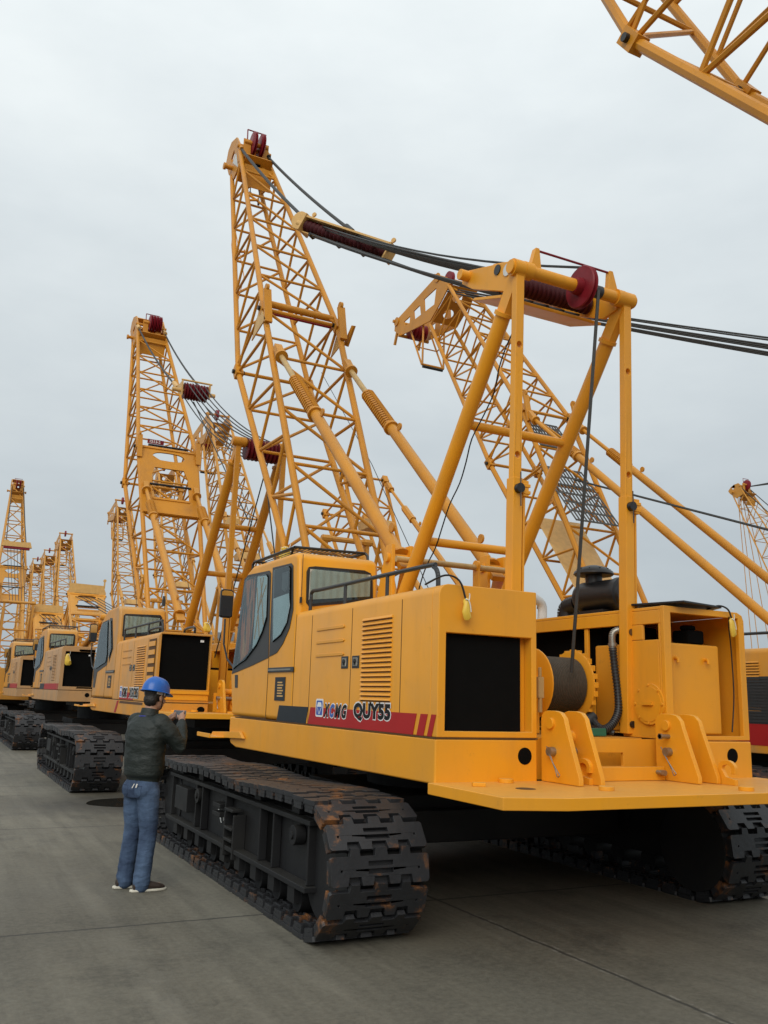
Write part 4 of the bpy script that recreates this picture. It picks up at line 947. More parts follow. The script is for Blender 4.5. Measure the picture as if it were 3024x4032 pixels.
m = MB(); m.prism([(2.22, 1.33), (2.18, 1.385), (.6, 1.385), (.6, 1.33)], 'x', -.016, -.0125); m.build('slate_stripe', 'amber', h2)
text_mesh('lettering_outline', 'XCMG', 2.08, 1.72, 1.46, 1.63, 'white', h2, -.010, .3, .09, 0, .1); text_mesh('lettering', 'XCMG', 2.08, 1.72, 1.46, 1.63, 'ink', h2, -.015, .3, .03)
text_mesh('lettering_outline', 'XGC85', 1.56, .95, 1.46, 1.63, 'white', h2, -.010, 0, .09, .02, .1); text_mesh('lettering', 'XGC85', 1.56, .95, 1.46, 1.63, 'ink', h2, -.015, 0, .03, .02)
badge(h2, 2.30, 2.12, 1.45, 1.66)
m = MB(); m.prism([(.10, 1.72), (.50, 1.72), (.50, 2.43), (.10, 2.43)], 'x', -.012, -.002); m.build('side_vent', 'seam', h2)
m = MB()
for i in range(5): m.box(-.022, -.012, .12, .48, 1.75 + i * .14, 1.83 + i * .14)
m.build('vent_slat', 'yellow', h2)
m = MB(); m.curve([(.12, 1.05, 2.54), (.12, 1.0, 2.62), (.12, .3, 2.62), (.12, .25, 2.54)], .02, 6); m.build('roof_handle', 'black', c2); m = MB(); m.curve([(.6, .6, 2.54), (.6, .55, 2.63), (.6, .1, 2.63), (.6, .06, 2.54)], .02, 6); m.build('roof_handle', 'black', c2)
m = MB(); m.box(.80, .86, 2.80, 2.86, 3.2, 3.32); m.path([(.83, 2.83, 3.32), (.83, 2.83, 3.38)], .03, 8); m.build('work_lamp', 'grille', c2)
TF = None
crawler(c2, 'l', -.58, 'c2'); crawler(c2, 'r', 4.02, 'c2'); undercarriage(c2, 1.72, 2.2, 1.22)
for o in c2.children:
    if o.name.startswith('crawler_track'): o.location.y += .92; o.location.z += .0
counterweight_tray(c2, 'yellow'); tr2 = [c for c in c2.children if c.name.startswith('counterweight_tray')][0]; tr2.location = (.1, 0, .27)
G2 = dict(hw=.43, top=(.57, 6.19), foot=(3.35, 2.75), mast=(.62, 1.6), r=.085, bars=(.355, .60), split=.45)
gantry(c2, P2, G2, False, 14)
B2 = dict(hwf=.62, foot_rear=(5.2, 2.05), foot_front=(5.5, 2.05), hwj=.775, joint_rear=(8.40, 7.97), joint_front=(9.87, 7.28), n0=6, rc=.058, rl=.026,
          tip=True, hwt=.40, tip_rear=(12.36, 13.0), tip_front=(12.95, 12.7), n1=7, head=.85, sheaves=(-.14, -.04, .06, .16), plates=True, shx=.08)
boom(c2, P2, B2, 1)
backstops(c2, P2, dict(hwt=.646, top=(7.483, 6.636), foot=(3.3, 3.2), hwf=.60, s0=.745, s1=.87, r=.085), 1)
m = MB(); bc = Vector((1.72, 5.92, 8.85)); sheave_row(m, bc - Vector((.28, 0, .0)), bc + Vector((.28, 0, 0)), .205, 8); rd = m.build('sheave_row', 'midred', c2)
m = MB(); m.tube(bc - Vector((.56, 0, 0)), bc + Vector((.5, 0, 0)), .05, 10); m.tube(bc + Vector((-.36, -.05, .26)), bc + Vector((.4, -.05, .26)), .025, 8)
for sx in (-1, 1): m.prism([(bc.y - .1, bc.z - .16), (bc.y + .42, bc.z + .1), (bc.y + .42, bc.z + .22), (bc.y - .12, bc.z + .22)], 'x', bc.x + sx * .34 - .015, bc.x + sx * .34 + .015)
m.build('block_frame', 'pale', rd)
m = MB(); gc = Vector((1.72, .57, 6.19)); sheave_row(m, gc - Vector((.28, -.05, .10)), gc + Vector((.32, .05, -.10)), .205, 8); m.build('sheave_row', 'midred', c2)
pr = []
for k in range(4):
    for dz in (.22, -.22): pr.append((bc + Vector((-.21 + .14 * k, 0, dz)), gc + Vector((-.21 + .14 * k, .05, dz * .9 - .1))))
ropes(c2, 'luffing_rope', pr, .014, 'rope', .18)
for sx in (-1, 1): 
    o = ropes(c2, 'pendant_rope', [((1.72 + sx * .41, 12.38, 13.0), (1.72 + sx * .34, 6.35, 9.05))], .026, 'rope', .14, 6)
    m = MB(); m.tube((1.72 + sx * .34, 6.35, 9.05), (1.72 + sx * .345, 6.75, 9.3), .06, 8); m.build('rope_socket', 'pale', o); m = MB(); m.tube((1.72 + sx * .41, 12.38, 13.0), (1.72 + sx * .41, 12.0, 12.75), .06, 8); m.build('rope_socket', 'pale', o)
ropes(c2, 'hoist_rope', [((1.70, 5.9, 8.6), (1.75, 1.2, 4.9)), ((1.9, .7, 5.9), (2.0, 3.6, 2.4)), ((1.85, .8, 6.0), (1.95, -.9, 1.9))], .013)
m = MB()
m.prism([(0, 0), (.55, .02), (.60, .12), (.35, .2), (.1, .18), (0, .12)], 'x', 0, .14); kb = m
o = kb.build('hook_block', 'pale', c2); o.location = (2.1, 3.3, 5.2)
m = MB(); sheave_row(m, (2.15, 1.6, 1.95), (2.65, 1.6, 1.95), .26, 12); m.build('winch_drum', 'rope', c2)
m = MB(); q = Vector((1.30, 9.0, 8.26)); m.box(q.x - .02, q.x + .42, q.y - .05, q.y - .03, q.z, q.z + .12); sg = m.build('section_plate', 'red', c2)
cu = bpy.data.curves.new('t', 'FONT'); cu.body = '1513-5'; cu.size = .11; cu.offset = .002; tob = bpy.data.objects.new('t', cu); COL.objects.link(tob)
dg = bpy.context.evaluated_depsgraph_get(); dg.update(); me = bpy.data.meshes.new_from_object(tob.evaluated_get(dg)); bpy.data.objects.remove(tob); me.materials.append(M['white'])
for v in me.vertices: v.co = Vector((q.x + .02 + v.co.x, q.y - .053, q.z + .025 + v.co.y)) - ORG
tob = bpy.data.objects.new('plate_lettering', me); COL.objects.link(tob); tob.parent = sg
place(c2, 0.0 - .06, 8.80)

# ================================================================== cranes three and four in the row (short booms lowered, gantries folded)
def low_crane(label, ox, oy, first):
    global TF
    TF = mapping(3.4, (1.31, 1.63, 2.83, 3.54), 6.6 / 4.89)
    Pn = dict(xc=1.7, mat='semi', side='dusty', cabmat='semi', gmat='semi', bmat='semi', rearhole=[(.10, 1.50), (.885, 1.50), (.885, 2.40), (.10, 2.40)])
    c = thing('crawler_crane', label, 'crane', (1.7, 2.6, 0), CR); body(c, Pn, True if False else False); TF = None
    crawler(c, 'l', -.58, 'c3'); crawler(c, 'r', 3.98, 'c3'); undercarriage(c, 1.7, 2.2, 1.3)
    for o in c.children:
        if o.name.startswith('crawler_track'): o.location.y += .2
    gantry(c, Pn, dict(hw=.5, top=(.9, 3.75), foot=(4.4, 3.0), mast=(.95, 2.2), r=.09, bars=(.3, .8), split=.5), False, 10)
    Bn = dict(hwf=.6, foot_rear=(5.6, 2.6), foot_front=(5.9, 2.1), hwj=.62, joint_rear=(8.4, 5.1), joint_front=(9.3, 4.2), n0=5, rc=.05, rl=.028, plates=True)
    boom(c, Pn, Bn, 2)
    m = MB(); m.prism([(1.02, 5.16), (1.12, 5.52), (2.28, 5.5), (2.40, 5.2), (2.2, 5.06), (1.9, 5.0), (1.5, 5.0), (1.25, 5.08)], 'y', 8.35, 8.5)
    for x in (1.08, 2.32): m.bar((x, 8.4, 5.4), (x, 8.4, 5.72), .05, .05); m.disc((x, 8.4, 5.7), (0, 1, 0), .06, .04, 8)
    m.build('rope_block', 'pale', c)
    ropes(c, 'luffing_rope', [((1.3 + .2 * k, 8.4, 5.05), (1.4 + .15 * k, 1.0, 3.8)) for k in range(5)], .014, 'rope')
    m = MB(); m.prism([(8.0, 3.2), (8.0, 4.3), (9.0, 4.6), (9.0, 3.6)], 'x', 1.1, 1.13); m.build('boom_side_plate', 'semi', c); m = MB(); m.prism([(8.0, 3.2), (8.0, 4.3), (9.0, 4.6), (9.0, 3.6)], 'x', 2.3, 2.33); m.build('boom_side_plate', 'semi', c)
    place(c, ox, oy); return c
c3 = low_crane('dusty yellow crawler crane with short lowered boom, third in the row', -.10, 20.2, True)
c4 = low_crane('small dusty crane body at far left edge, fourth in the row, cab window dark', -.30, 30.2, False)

# ================================================================== second row: nose-headed booms
def nose_crane(label, ox, oy, lod, tip=True, full=True, mat='boom'):
    """crane of the second row, in its own coordinates (world minus (6.6, 1.9))"""
    global TF
    o = 1.9; dx = 6.6; Pn = dict(xc=1.6, mat='semi' if lod else 'yellow', side='semi', gmat=mat, bmat=mat, guard=False, rearhole=[(.05, 1.5), (.86, 1.5), (.86, 2.45), (.05, 2.45)])
    c = thing('crawler_crane', label, 'crane', (1.6, 2.6, 0), CR)
    TF = mapping(3.21, (1.1, 1.42, 2.5, 3.2), 1.1)
    if full: body(c, Pn, False)
    else:
        m = MB(); m.box(0, 3.2, 0, 4.9, 1.1, 2.5); m.prism([(4.9, 1.4), (5.0, 1.9), (4.7, 3.0), (4.5, 3.17), (3.0, 3.17), (2.9, 1.4)], 'x', 0, .95); m.build('machinery_house', Pn['mat'], c, bevel=.03)
    TF = None
    crawler(c, 'l', -.395, 'e'); crawler(c, 'r', 3.605, 'e'); undercarriage(c, 1.6, 2.0, 1.1)
    if tip: gantry(c, Pn, dict(hw=.6, top=(-1.9, 5.75), foot=(.2, 2.6), mast=(-1.7, 1.5), r=.09, bars=(.3, .6), split=.5), False, 12 if lod == 0 else 8)
    N = [(13.61, 13.05), (12.88, 12.51), (13.36, 12.18), (13.91, 11.85), (15.01, 11.98), (15.64, 12.06), (16.04, 12.35), (16.01, 12.64), (15.01, 12.81)]
    H = [[(13.6, 12.7), (13.7, 12.25), (14.23, 12.24), (14.28, 12.64)], [(14.51, 12.56), (14.44, 12.24), (14.82, 12.24), (14.87, 12.52)], [(15.07, 12.45), (15.1, 12.25), (15.39, 12.27), (15.44, 12.42)]]
    sh = lambda l: [(y - o, z) for y, z in l]
    Bn = dict(hwf=.6, foot_rear=(4.55, 2.3), foot_front=(4.95, 2.1), hwj=.66, joint_rear=(7.45, 7.95), joint_front=(8.7, 7.0), n0=6, rc=.056 if lod == 0 else .06, rl=.027 if lod == 0 else .03,
              tip=tip, hwt=.40, tip_rear=(11.1, 12.52), tip_front=(12.05, 11.75), n1=7, nose=sh(N), noseholes=[sh(h) for h in H], oy=o)
    boom(c, Pn, Bn, 1 if lod == 0 else 2)
    backstops(c, Pn, dict(hwt=.645, top=(7.0, 7.58), foot=(.75, 2.44), hwf=.62, s0=.78, s1=.865, r=.075), 1 if lod == 0 else 2)
    m = MB(); m.prism([(6.6, 3.0), (5.1, 2.7), (5.0, 2.2), (5.4, 2.2)], 'x', 1.0, 1.03); m.build('foot_gusset', mat, c)
    if lod == 0:
        m = MB()
        for (y0, z0, y1, z1, w0) in ((7.55, 7.75, 6.95, 7.05, .45), (6.85, 6.55, 5.7, 5.2, .55)):
            for k in range(13):
                x = 1.5 - w0 + 2 * w0 * k / 12; m.bar((x, y0, z0), (x, y1, z1), .022, .022)
            for k in range(7):
                t = k / 6; m.bar((1.5 - w0, y0 + (y1 - y0) * t, z0 + (z1 - z0) * t), (1.5 + w0, y0 + (y1 - y0) * t, z0 + (z1 - z0) * t), .03, .03)
        m.build('walkway_mesh', 'perf', c)
        m = MB(); pl = lambda x, t: Vector((x, 4.9 + 2.2 * t, 2.6 + 2.9 * t)); m.add([pl(1.05, 0.05), pl(2.15, 0.05), pl(2.2, 1), pl(1.0, 1)], [(0, 1, 2, 3)]); m.build('boom_belly_plate', 'pale', c)
        m = MB(); n = 15
        for i in range(n): m.box(-.02, -.004, .5, 3.3, 1.52 + i * .04, 1.545 + i * .04)
        m.box(-.012, -.002, .4, 3.4, 1.50, 2.12); m.build('side_grille', 'grille', c)
        m = MB(); m.box(-.015, -.003, .0, 3.4, 1.22, 1.495); m.build('red_stripe', 'decalred', c)
        ropes(c, 'luffing_rope', [((1.2 + .1 * k, 11.3, 12.45 + .06 * (k % 3)), (1.2 + .1 * k, -1.9, 5.74 + .16 * (k % 3 - 1))) for k in range(8)], .016, 'rope', .1)
        ropes(c, 'hoist_rope', [((1.55, 6.5, 6.25), (1.55, 1.2, 4.22)), ((1.75, 6.5, 6.25), (1.75, 1.2, 4.22)), ((1.65, 6.5, 6.25), (1.65, 1.2, 4.22))], .014, 'rope')
    else:
        ropes(c, 'hoist_rope', [((1.7, 11.4, 12.5), (1.7, 7.2, 8.3)), ((1.7, 7.2, 8.3), (1.7, 2.4, 2.8))], .014, 'rope', 0, 4)
        m = MB(); m.prism([(0, 0), (.8, .0), (.9, .2), (.5, .3), (.1, .25)], 'x', -.35, .35); hb = m.build('hook_block', 'pale', c); hb.location = (1.7, 6.4, 6.3)
    place(c, ox, oy); return c
cE = nose_crane('yellow crane with nose-headed boom showing between the big gantry legs, body at right edge', 6.6, 1.9, 0)
cK = nose_crane('yellow crane with a short boom base only, seen through the big boom lower bars', 5.7, 9.3, 1, tip=False)
cG = nose_crane('yellow crane whose nose-headed boom stands right of the second boom, beyond its gantry legs', 4.56, 17.2, 1, mat='far', full=False)
def copy_tree(o, parent=None):
    c = o.copy(); COL.objects.link(c); c.parent = parent
    for ch in list(o.children): copy_tree(ch, c)
    return c
for lab, x, y in (('distant yellow crane whose boom head shows through the bars of the second boom', 6.30, 38.9), ('distant yellow crane with nose-headed boom just left of the second boom', 6.08, 48.7),
                  ('far yellow crane, tallest of the four slim booms on the left horizon', 4.66, 63.2), ('far yellow crane, second tallest of the four slim booms on the left', 4.64, 72.7),
                  ('far yellow crane, third tallest of the four slim booms on the left', 4.34, 78.8), ('far yellow crane, shortest of the four slim booms on the left', 4.1, 87.0)):
    c = copy_tree(cG); c['label'] = lab; c.location = (x, y - 13.04 + 1.9 + 2.6 - .7, 0)
# the boom at the far left edge and the crane it stands on
def plain_crane(label, ox, oy, lod, mat, full=False, feet=None, thin=1.):
    global TF
    Pn = dict(xc=1.605, mat=mat, side=mat, gmat=mat, bmat=mat)
    c = thing('crawler_crane', label, 'crane', (1.605, 2.6, 0), CR)
    if full: body(c, Pn, True); counterweight_tray(c, mat)
    else:
        m = MB(); m.box(0, 3.2, 0, 4.9, 1.1, 2.5); m.prism([(4.9, 1.4), (5.0, 1.9), (4.7, 3.0), (4.5, 3.17), (3.0, 3.17), (2.9, 1.4)], 'x', 0, .95); m.build('machinery_house', mat, c, bevel=.03)
    crawler(c, 'l', -.395, 'p'); crawler(c, 'r', 3.605, 'p'); undercarriage(c, 1.605, 2.0, 1.07)
    gantry(c, Pn, G, False, 10)
    Bn = dict(B); Bn['rc'] = .052 if lod == 1 else .06; Bn['rl'] = .028 if lod == 1 else .032; Bn['plates'] = lod > 1; Bn['rc'] *= thin; Bn['rl'] *= thin
    if thin < 1: Bn['sheaves'] = (.0,); Bn['head'] = .3
    if feet: Bn['foot_rear'], Bn['foot_front'] = feet
    boom(c, Pn, Bn, lod); backstops(c, Pn, dict(hwt=.603, top=(6.685, 6.869), foot=(2.58, 3.16), hwf=.58, s0=.627, s1=.837, r=.078), lod)
    m = MB(); m.prism([(.9, 0), (2.4, 0), (2.3, .3), (1.9, .26), (1.3, .26), (1.0, .32)], 'y', 6.6, 6.9); bl = m.build('rope_block', 'pale', c); bl.location = (0, 0, 9.0)
    m = MB(); m.prism([(1.0, -.12), (2.3, -.12), (2.3, 0), (1.0, 0)], 'y', 6.62, 6.88); sr = m.build('sheave_row', 'red', bl)
    ropes(c, 'luffing_rope', [((1.2 + .16 * k, 6.7, 8.95), (1.2 + .13 * k, .4, 5.5)) for k in range(6)], .014, 'rope', .1)
    for sx in (-1, 1): ropes(c, 'pendant_rope', [((1.605 + sx * .3, 11.06, 13.3), (1.605 + sx * .5, 6.75, 9.2))], .026, 'rope', .1)
    place(c, ox, oy); return c
c5 = plain_crane('distant crane whose boom rises at the left edge of the photo above the dusty bodies', -1.55, 37.9, 2, 'far')
cF = plain_crane('crane whose boom crosses overhead in the top right corner, its body out of frame', .47, -9.45, 1, 'boom', full=True, feet=((4.36, 2.35), (4.66, 2.35)))
cH = plain_crane('far crane whose boom head with fanned ropes shows at the right edge of the photo', 32.3, 15.0, 2, 'far', thin=.62)
ORG = Vector((1.605, 2.6, 0))
for k in range(4): ropes(cH, 'hanging_pendant', [((1.35 + .16 * k, 11.2, 12.9), (1.35 + (.16, .3, .9, 1.5)[k] + .2, 11.0 - .4 * k, 1.6))], .02, 'far', 0, 5)
ropes(cH, 'fanned_rope', [((1.6, 11.2, 13.2), (8.6 + .1 * k, 6.2, 14.3 + .16 * k)) for k in range(5)], .016, 'rope')
ORG = Vector((0, 0, 0)); TF = None

# ================================================================== person
def remesh(name, mb, mat, parent, vox, fold=0., fs=7., stretch=(1, 1, 1.6), smooth=3, mask=None):
    me = bpy.data.meshes.new(name); me.from_pydata([tuple(p) for p in mb.v], [], mb.f)
    bm = bmesh.new(); bm.from_mesh(me); bmesh.ops.recalc_face_normals(bm, faces=bm.faces); bm.to_mesh(me); bm.free()
    o = bpy.data.objects.new(name, me); COL.objects.link(o)
    r = o.modifiers.new('r', 'REMESH'); r.mode = 'VOXEL'; r.voxel_size = vox
    q = o.modifiers.new('s', 'SMOOTH'); q.iterations = smooth; q.factor = .5
    dg = bpy.context.evaluated_depsgraph_get(); dg.update()
    new = bpy.data.meshes.new_from_object(o.evaluated_get(dg)); o.modifiers.clear(); o.data = new; bpy.data.meshes.remove(me)
    if fold:
        nrm = [v.normal.copy() for v in new.vertices]
        for v, nn in zip(new.vertices, nrm):
            k = mask(v.co) if mask else 1.
            p = Vector((v.co.x * stretch[0], v.co.y * stretch[1], v.co.z * stretch[2])) * fs
            a = noise.noise(p); b = noise.noise(p * 2.3 + Vector((3, 1, 7)))
            v.co += nn * (fold * k * ((1 - abs(a) * 2.2) + .45 * b))
    new.polygons.foreach_set('use_smooth', [True] * len(new.polygons)); new.materials.append(M[mat]); o.parent = parent
    return o
def loft(mb, rings, n=18):
    """rings: (centre, rx, ry, normal, side) closed tube through elliptic sections"""
    vs = []
    for c, rx, ry, nrm in rings:
        c = Vector(c); nrm = Vector(nrm).normalized(); x = Vector((1, 0, 0)); x = (x - nrm * x.dot(nrm)).normalized(); y = nrm.cross(x)
        for i in range(n):
            t = 2 * math.pi * i / n; vs.append(c + x * (rx * math.cos(t)) + y * (ry * math.sin(t)))
    m = len(rings); fs = [(j * n + i, j * n + (i + 1) % n, (j + 1) * n + (i + 1) % n, (j + 1) * n + i) for j in range(m - 1) for i in range(n)]
    fs += [tuple(range(n))[::-1], tuple((m - 1) * n + i for i in range(n))]
    return mb.add(vs, fs, True)
def limb(mb, pts, rad, n=14):
    P = [Vector(p) for p in pts]; rings = []
    for i, p in enumerate(P):
        d = (P[min(i + 1, len(P) - 1)] - P[max(i - 1, 0)]); rings.append((p, rad[i], rad[i], d))
    vs = []
    for c, r, _, d in rings:
        d = d.normalized(); u = Vector((0, 0, 1)) if abs(d.z) < .85 else Vector((1, 0, 0)); x = d.cross(u).normalized(); y = x.cross(d)
        vs += [c + x * r * math.cos(2 * math.pi * i / n) + y * r * math.sin(2 * math.pi * i / n) for i in range(n)]
    m = len(rings); fs = [(j * n + i, j * n + (i + 1) % n, (j + 1) * n + (i + 1) % n, (j + 1) * n + i) for j in range(m - 1) for i in range(n)]
    fs += [tuple(range(n))[::-1], tuple((m - 1) * n + i for i in range(n))]; mb.add(vs, fs, True)
    for p, r in ((P[0], rad[0]), (P[-1], rad[-1])): ball(mb, p, (r * .96,) * 3)
    return mb
def ball(mb, c, r, n=14, rot=None):
    c = Vector(c); vs = [Vector((0, 0, -r[2]))]
    for j in range(1, 8):
        a = -math.pi / 2 + math.pi * j / 8
        vs += [Vector((r[0] * math.cos(a) * math.cos(2 * math.pi * i / n), r[1] * math.cos(a) * math.sin(2 * math.pi * i / n), r[2] * math.sin(a))) for i in range(n)]
    vs.append(Vector((0, 0, r[2]))); L = len(vs) - 1
    fs = [(0, 1 + (i + 1) % n, 1 + i) for i in range(n)] + [(1 + j * n + i, 1 + j * n + (i + 1) % n, 1 + (j + 1) * n + (i + 1) % n, 1 + (j + 1) * n + i) for j in range(6) for i in range(n)] + [(L, 1 + 6 * n + i, 1 + 6 * n + (i + 1) % n) for i in range(n)]
    if rot: vs = [rot @ v for v in vs]
    return mb.add([c + v for v in vs], fs, True)
man = thing('person', 'man in blue hard hat, dark green jacket and jeans raising a phone', 'person', (0, 0, 0))
Z = (0, 0, 1)
# skeleton: faces +Y. shoulders, elbows, wrists
SH, EL, WR = {1: Vector((.185, .0, 1.405)), -1: Vector((-.185, .01, 1.405))}, {1: Vector((.265, .150, 1.205)), -1: Vector((-.255, .15, 1.195))}, {1: Vector((.115, .300, 1.405)), -1: Vector((-.105, .305, 1.395))}
HEADC = Vector((.012, .055, 1.625)); TILT = Matrix.Rotation(R(-9), 3, 'X')
hd = lambda p: HEADC + TILT @ Vector(p)
b = MB()
loft(b, [((0, 0, .80), .12, .08, Z), ((0, .0, .95), .135, .09, Z), ((0, 0, 1.08), .135, .095, Z), ((0, 0, 1.25), .16, .11, Z), ((0, 0, 1.38), .165, .10, Z), ((0, .0, 1.44), .10, .07, Z), ((0, .012, 1.48), .06, .06, Z), ((0, .03, 1.56), .055, .058, Z)])
ball(b, hd((0, -.012, .035)), (.077, .096, .102)); ball(b, hd((0, .025, -.045)), (.060, .068, .072)); ball(b, hd((0, .052, -.088)), (.034, .032, .025))
ball(b, hd((0, .100, -.018)), (.0125, .018, .021)); limb(b, [hd((0, .086, .018)), hd((0, .099, -.006))], (.008, .010))
for s in (-1, 1):
    ball(b, hd((s * .078, -.005, -.012)), (.008, .020, .031)); ball(b, hd((s * .031, .075, .012)), (.017, .012, .010)); ball(b, hd((s * .040, .060, -.028)), (.025, .024, .022))
    limb(b, [SH[s], EL[s]], (.048, .040)); limb(b, [EL[s], EL[s].lerp(WR[s], .35), WR[s]], (.040, .043, .026))
    limb(b, [(s * .085, 0, .82), (s * .10, .01, .50), (s * .105, -.02, .10)], (.070, .055, .04)); limb(b, [(s * .105, -.03, .06), (s * .105 + .07, .12, .036)], (.032, .022))
ball(b, hd((0, .084, -.060)), (.022, .008, .006)); ball(b, hd((0, .083, -.070)), (.019, .008, .006))
for s in (-1, 1):
    w = WR[s]; tip = Vector((s * .055, .355, 1.475 if s > 0 else 1.455)); d = (tip - w).normalized()
    pc = w + d * .050; limb(b, [w, w + d * .03, w + d * .085], (.025, .032, .030)); side = Vector((0, .35, 1)).normalized()
    knuck = w + d * .088
    inw = Vector((-s, 0, 0))
    for k in range(4):     # four fingers along the edge of the phone, thumb behind it
        base = knuck + side * (.030 - .019 * k) + d * (.004 if k in (1, 2) else -.004); L = (.034, .039, .036, .028)[k]
        p1 = base + (d * .8 + Vector((0, .6, 0))).normalized() * L; p2 = p1 + (inw * .75 + Vector((0, .55, .05))).normalized() * L * .75; p3 = p2 + (inw + Vector((0, -.35, 0))).normalized() * L * .6
        limb(b, [base, p1, p2, p3], (.0095, .0088, .008, .0068), 8)
    t0 = w + d * .040 + inw * .022; t1 = t0 + (inw * .8 + d * .5 + Vector((0, -.25, .3))).normalized() * .034; t2 = t1 + (inw * .6 + Vector((0, .3, .6))).normalized() * .028
    limb(b, [t0, t1, t2], (.0115, .010, .0075), 8)
body_o = remesh('body', b, 'skin', man, .0052, smooth=2)
# jacket
j = MB()
loft(j, [((0, .0, .885), .158, .118, Z), ((0, .0, .93), .168, .128, Z), ((0, -.005, .95), .19, .150, Z), ((0, -.005, 1.02), .195, .155, Z), ((0, -.008, 1.15), .198, .150, Z), ((0, -.012, 1.28), .212, .148, Z), ((0, -.010, 1.37), .215, .130, Z), ((0, -.005, 1.425), .175, .10, Z), ((0, .0, 1.462), .105, .078, Z)], 24)
for s in (-1, 1):
    limb(j, [SH[s] + Vector((-s * .03, 0, 0)), SH[s].lerp(EL[s], .45), EL[s], EL[s].lerp(WR[s], .4), EL[s].lerp(WR[s], .86)], (.084, .078, .070, .064, .046)); limb(j, [EL[s].lerp(WR[s], .84), EL[s].lerp(WR[s], .97)], (.043, .040))
    ball(j, SH[s] + Vector((-s * .035, 0, -.012)), (.092, .085, .07))
jk = remesh('jacket', j, 'jacket', man, .0095, .0050, 6.5, (1, 1, 1.7), 4, lambda c: min(1, max(.15, (c.z - .93) * 6)) if c.z < 1.4 else .5)
c = MB(); ring = []
for i in range(25):
    a = R(-250 + 320 * i / 24 - 0); ring.append((math.cos(a), math.sin(a)))
vs = []
for k, (r0, z, dy) in enumerate(((.083, 1.435, .002), (.078, 1.475, .006), (.074, 1.518, .014), (.066, 1.518, .014), (.070, 1.46, .004))):
    vs += [Vector((x * r0 * 1.05, y * r0 + dy, z - .012 * y)) for x, y in ring]
n = 25; c.add(vs, [(k * n + i, k * n + i + 1, (k + 1) * n + i + 1, (k + 1) * n + i) for k in range(4) for i in range(n - 1)], True)
c2_ = MB(); c2_.v = [p + ORG for p in c.v]; c2_.f = c.f; c2_.sm = c.sm; c2_.build('collar', 'jacket', jk)
l = MB(); l.path([Vector((.086 * math.cos(R(a)) * 1.05, .086 * math.sin(R(a)) + .004, 1.452 + .004 * math.sin(a))) for a in range(170, 371, 12)], .0065, 6); l.build('lanyard', 'lanyard', man)
# jeans
q = MB()
loft(q, [((0, .0, .945), .150, .112, Z), ((0, -.004, .90), .160, .122, Z), ((0, -.012, .83), .168, .132, Z), ((0, -.006, .76), .165, .120, Z)], 22)
LEG = {1: [(.083, -.005, .82), (.096, .0, .64), (.105, .012, .48), (.112, -.012, .28), (.116, -.03, .12), (.116, -.03, .052)], -1: [(-.083, -.005, .82), (-.09, .0, .64), (-.093, .016, .48), (-.098, -.008, .28), (-.10, -.026, .12), (-.10, -.026, .052)]}
for s in (-1, 1):
    limb(q, LEG[s], (.100, .089, .076, .071, .070, .072))
    ball(q, (s * .075, -.065, .83), (.085, .072, .085))
jn = remesh('jeans', q, 'jeans', man, .0088, .0036, 8., (1, 1, 1.5), 3, lambda c: 1.5 if c.z < .22 else 1.0 if c.z < .6 else .45)
from mathutils.bvhtree import BVHTree
bv = BVHTree.FromPolygons([v.co for v in jn.data.vertices], [tuple(p.vertices) for p in jn.data.polygons])
def onback(x, z): h_ = bv.ray_cast(Vector((x, -.6, z)), Vector((0, 1, 0))); return (h_[0] if h_[0] else Vector((x, -.13, z))) + Vector((0, -.0012, 0))
for s in (-1, 1):
    c4 = [(s * .118, .868), (s * .038, .868), (s * .036, .80), (s * .078, .765), (s * .118, .795), (s * .118, .868)]
    pts = [onback(a[0] + (b_[0] - a[0]) * t / 6, a[1] + (b_[1] - a[1]) * t / 6) for a, b_ in zip(c4, c4[1:]) for t in range(7)]
    pk = MB(); pk.path([p_ + ORG for p_ in pts], .0026, 4); pk.build('pocket_seam', 'seamblue', jn)
k = MB(); k.tube((.06, -.152, .885), (.05, -.166, .85), .004, 6); k.tube((.085, -.143, .885), (.088, -.157, .855), .006, 6); k.build('key_clip', 'tie', jn)
# shoes
for s in (-1, 1):
    x = .116 if s > 0 else -.10; m = MB(); y0 = -.045
    loft(m, [((x, y0 - .055, .045), .030, .030, (0, 1, 0)), ((x, y0 - .03, .052), .037, .042, (0, 1, 0)), ((x, y0 + .03, .055), .039, .045, (0, 1, 0)), ((x, y0 + .09, .046), .043, .036, (0, 1, 0)), ((x, y0 + .16, .036), .047, .026, (0, 1, 0)), ((x, y0 + .205, .030), .034, .017, (0, 1, 0)), ((x, y0 + .222, .026), .016, .008, (0, 1, 0))], 16)
    sh = MB(); sh.v = m.v; sh.f = m.f; sho = remesh('shoe', m, 'shoe', man, .006, smooth=2)
    so = [(x + a * .01, y0 + b_) for a, b_ in ((-3.2, -.07), (-4.0, -.03), (-3.9, .06), (-4.9, .14), (-4.3, .20), (-2, .232), (1.2, .236), (4.2, .205), (5.0, .14), (4.2, .06), (4.1, -.03), (3.2, -.07), (0, -.084))]
    z = MB(); z.prism(so, 'z', .002, .021); z.build('shoe_sole', 'sole', sho, bevel=.005)
    ca = Vector((x, -.03, 0)); Rz = Matrix.Rotation(R(-26), 3, 'Z')
    if s > 0: z = MB(); z.add([(x + .0405, y0 - .035, .04), (x + .0445, y0 + .03, .045), (x + .044, y0 + .035, .055), (x + .041, y0 - .02, .065)], [(0, 1, 2, 3)]); z.build('shoe_mark', 'sole', sho)
    sho.rotation_euler = (0, 0, R(-26)); sho.location = ca - Rz @ ca
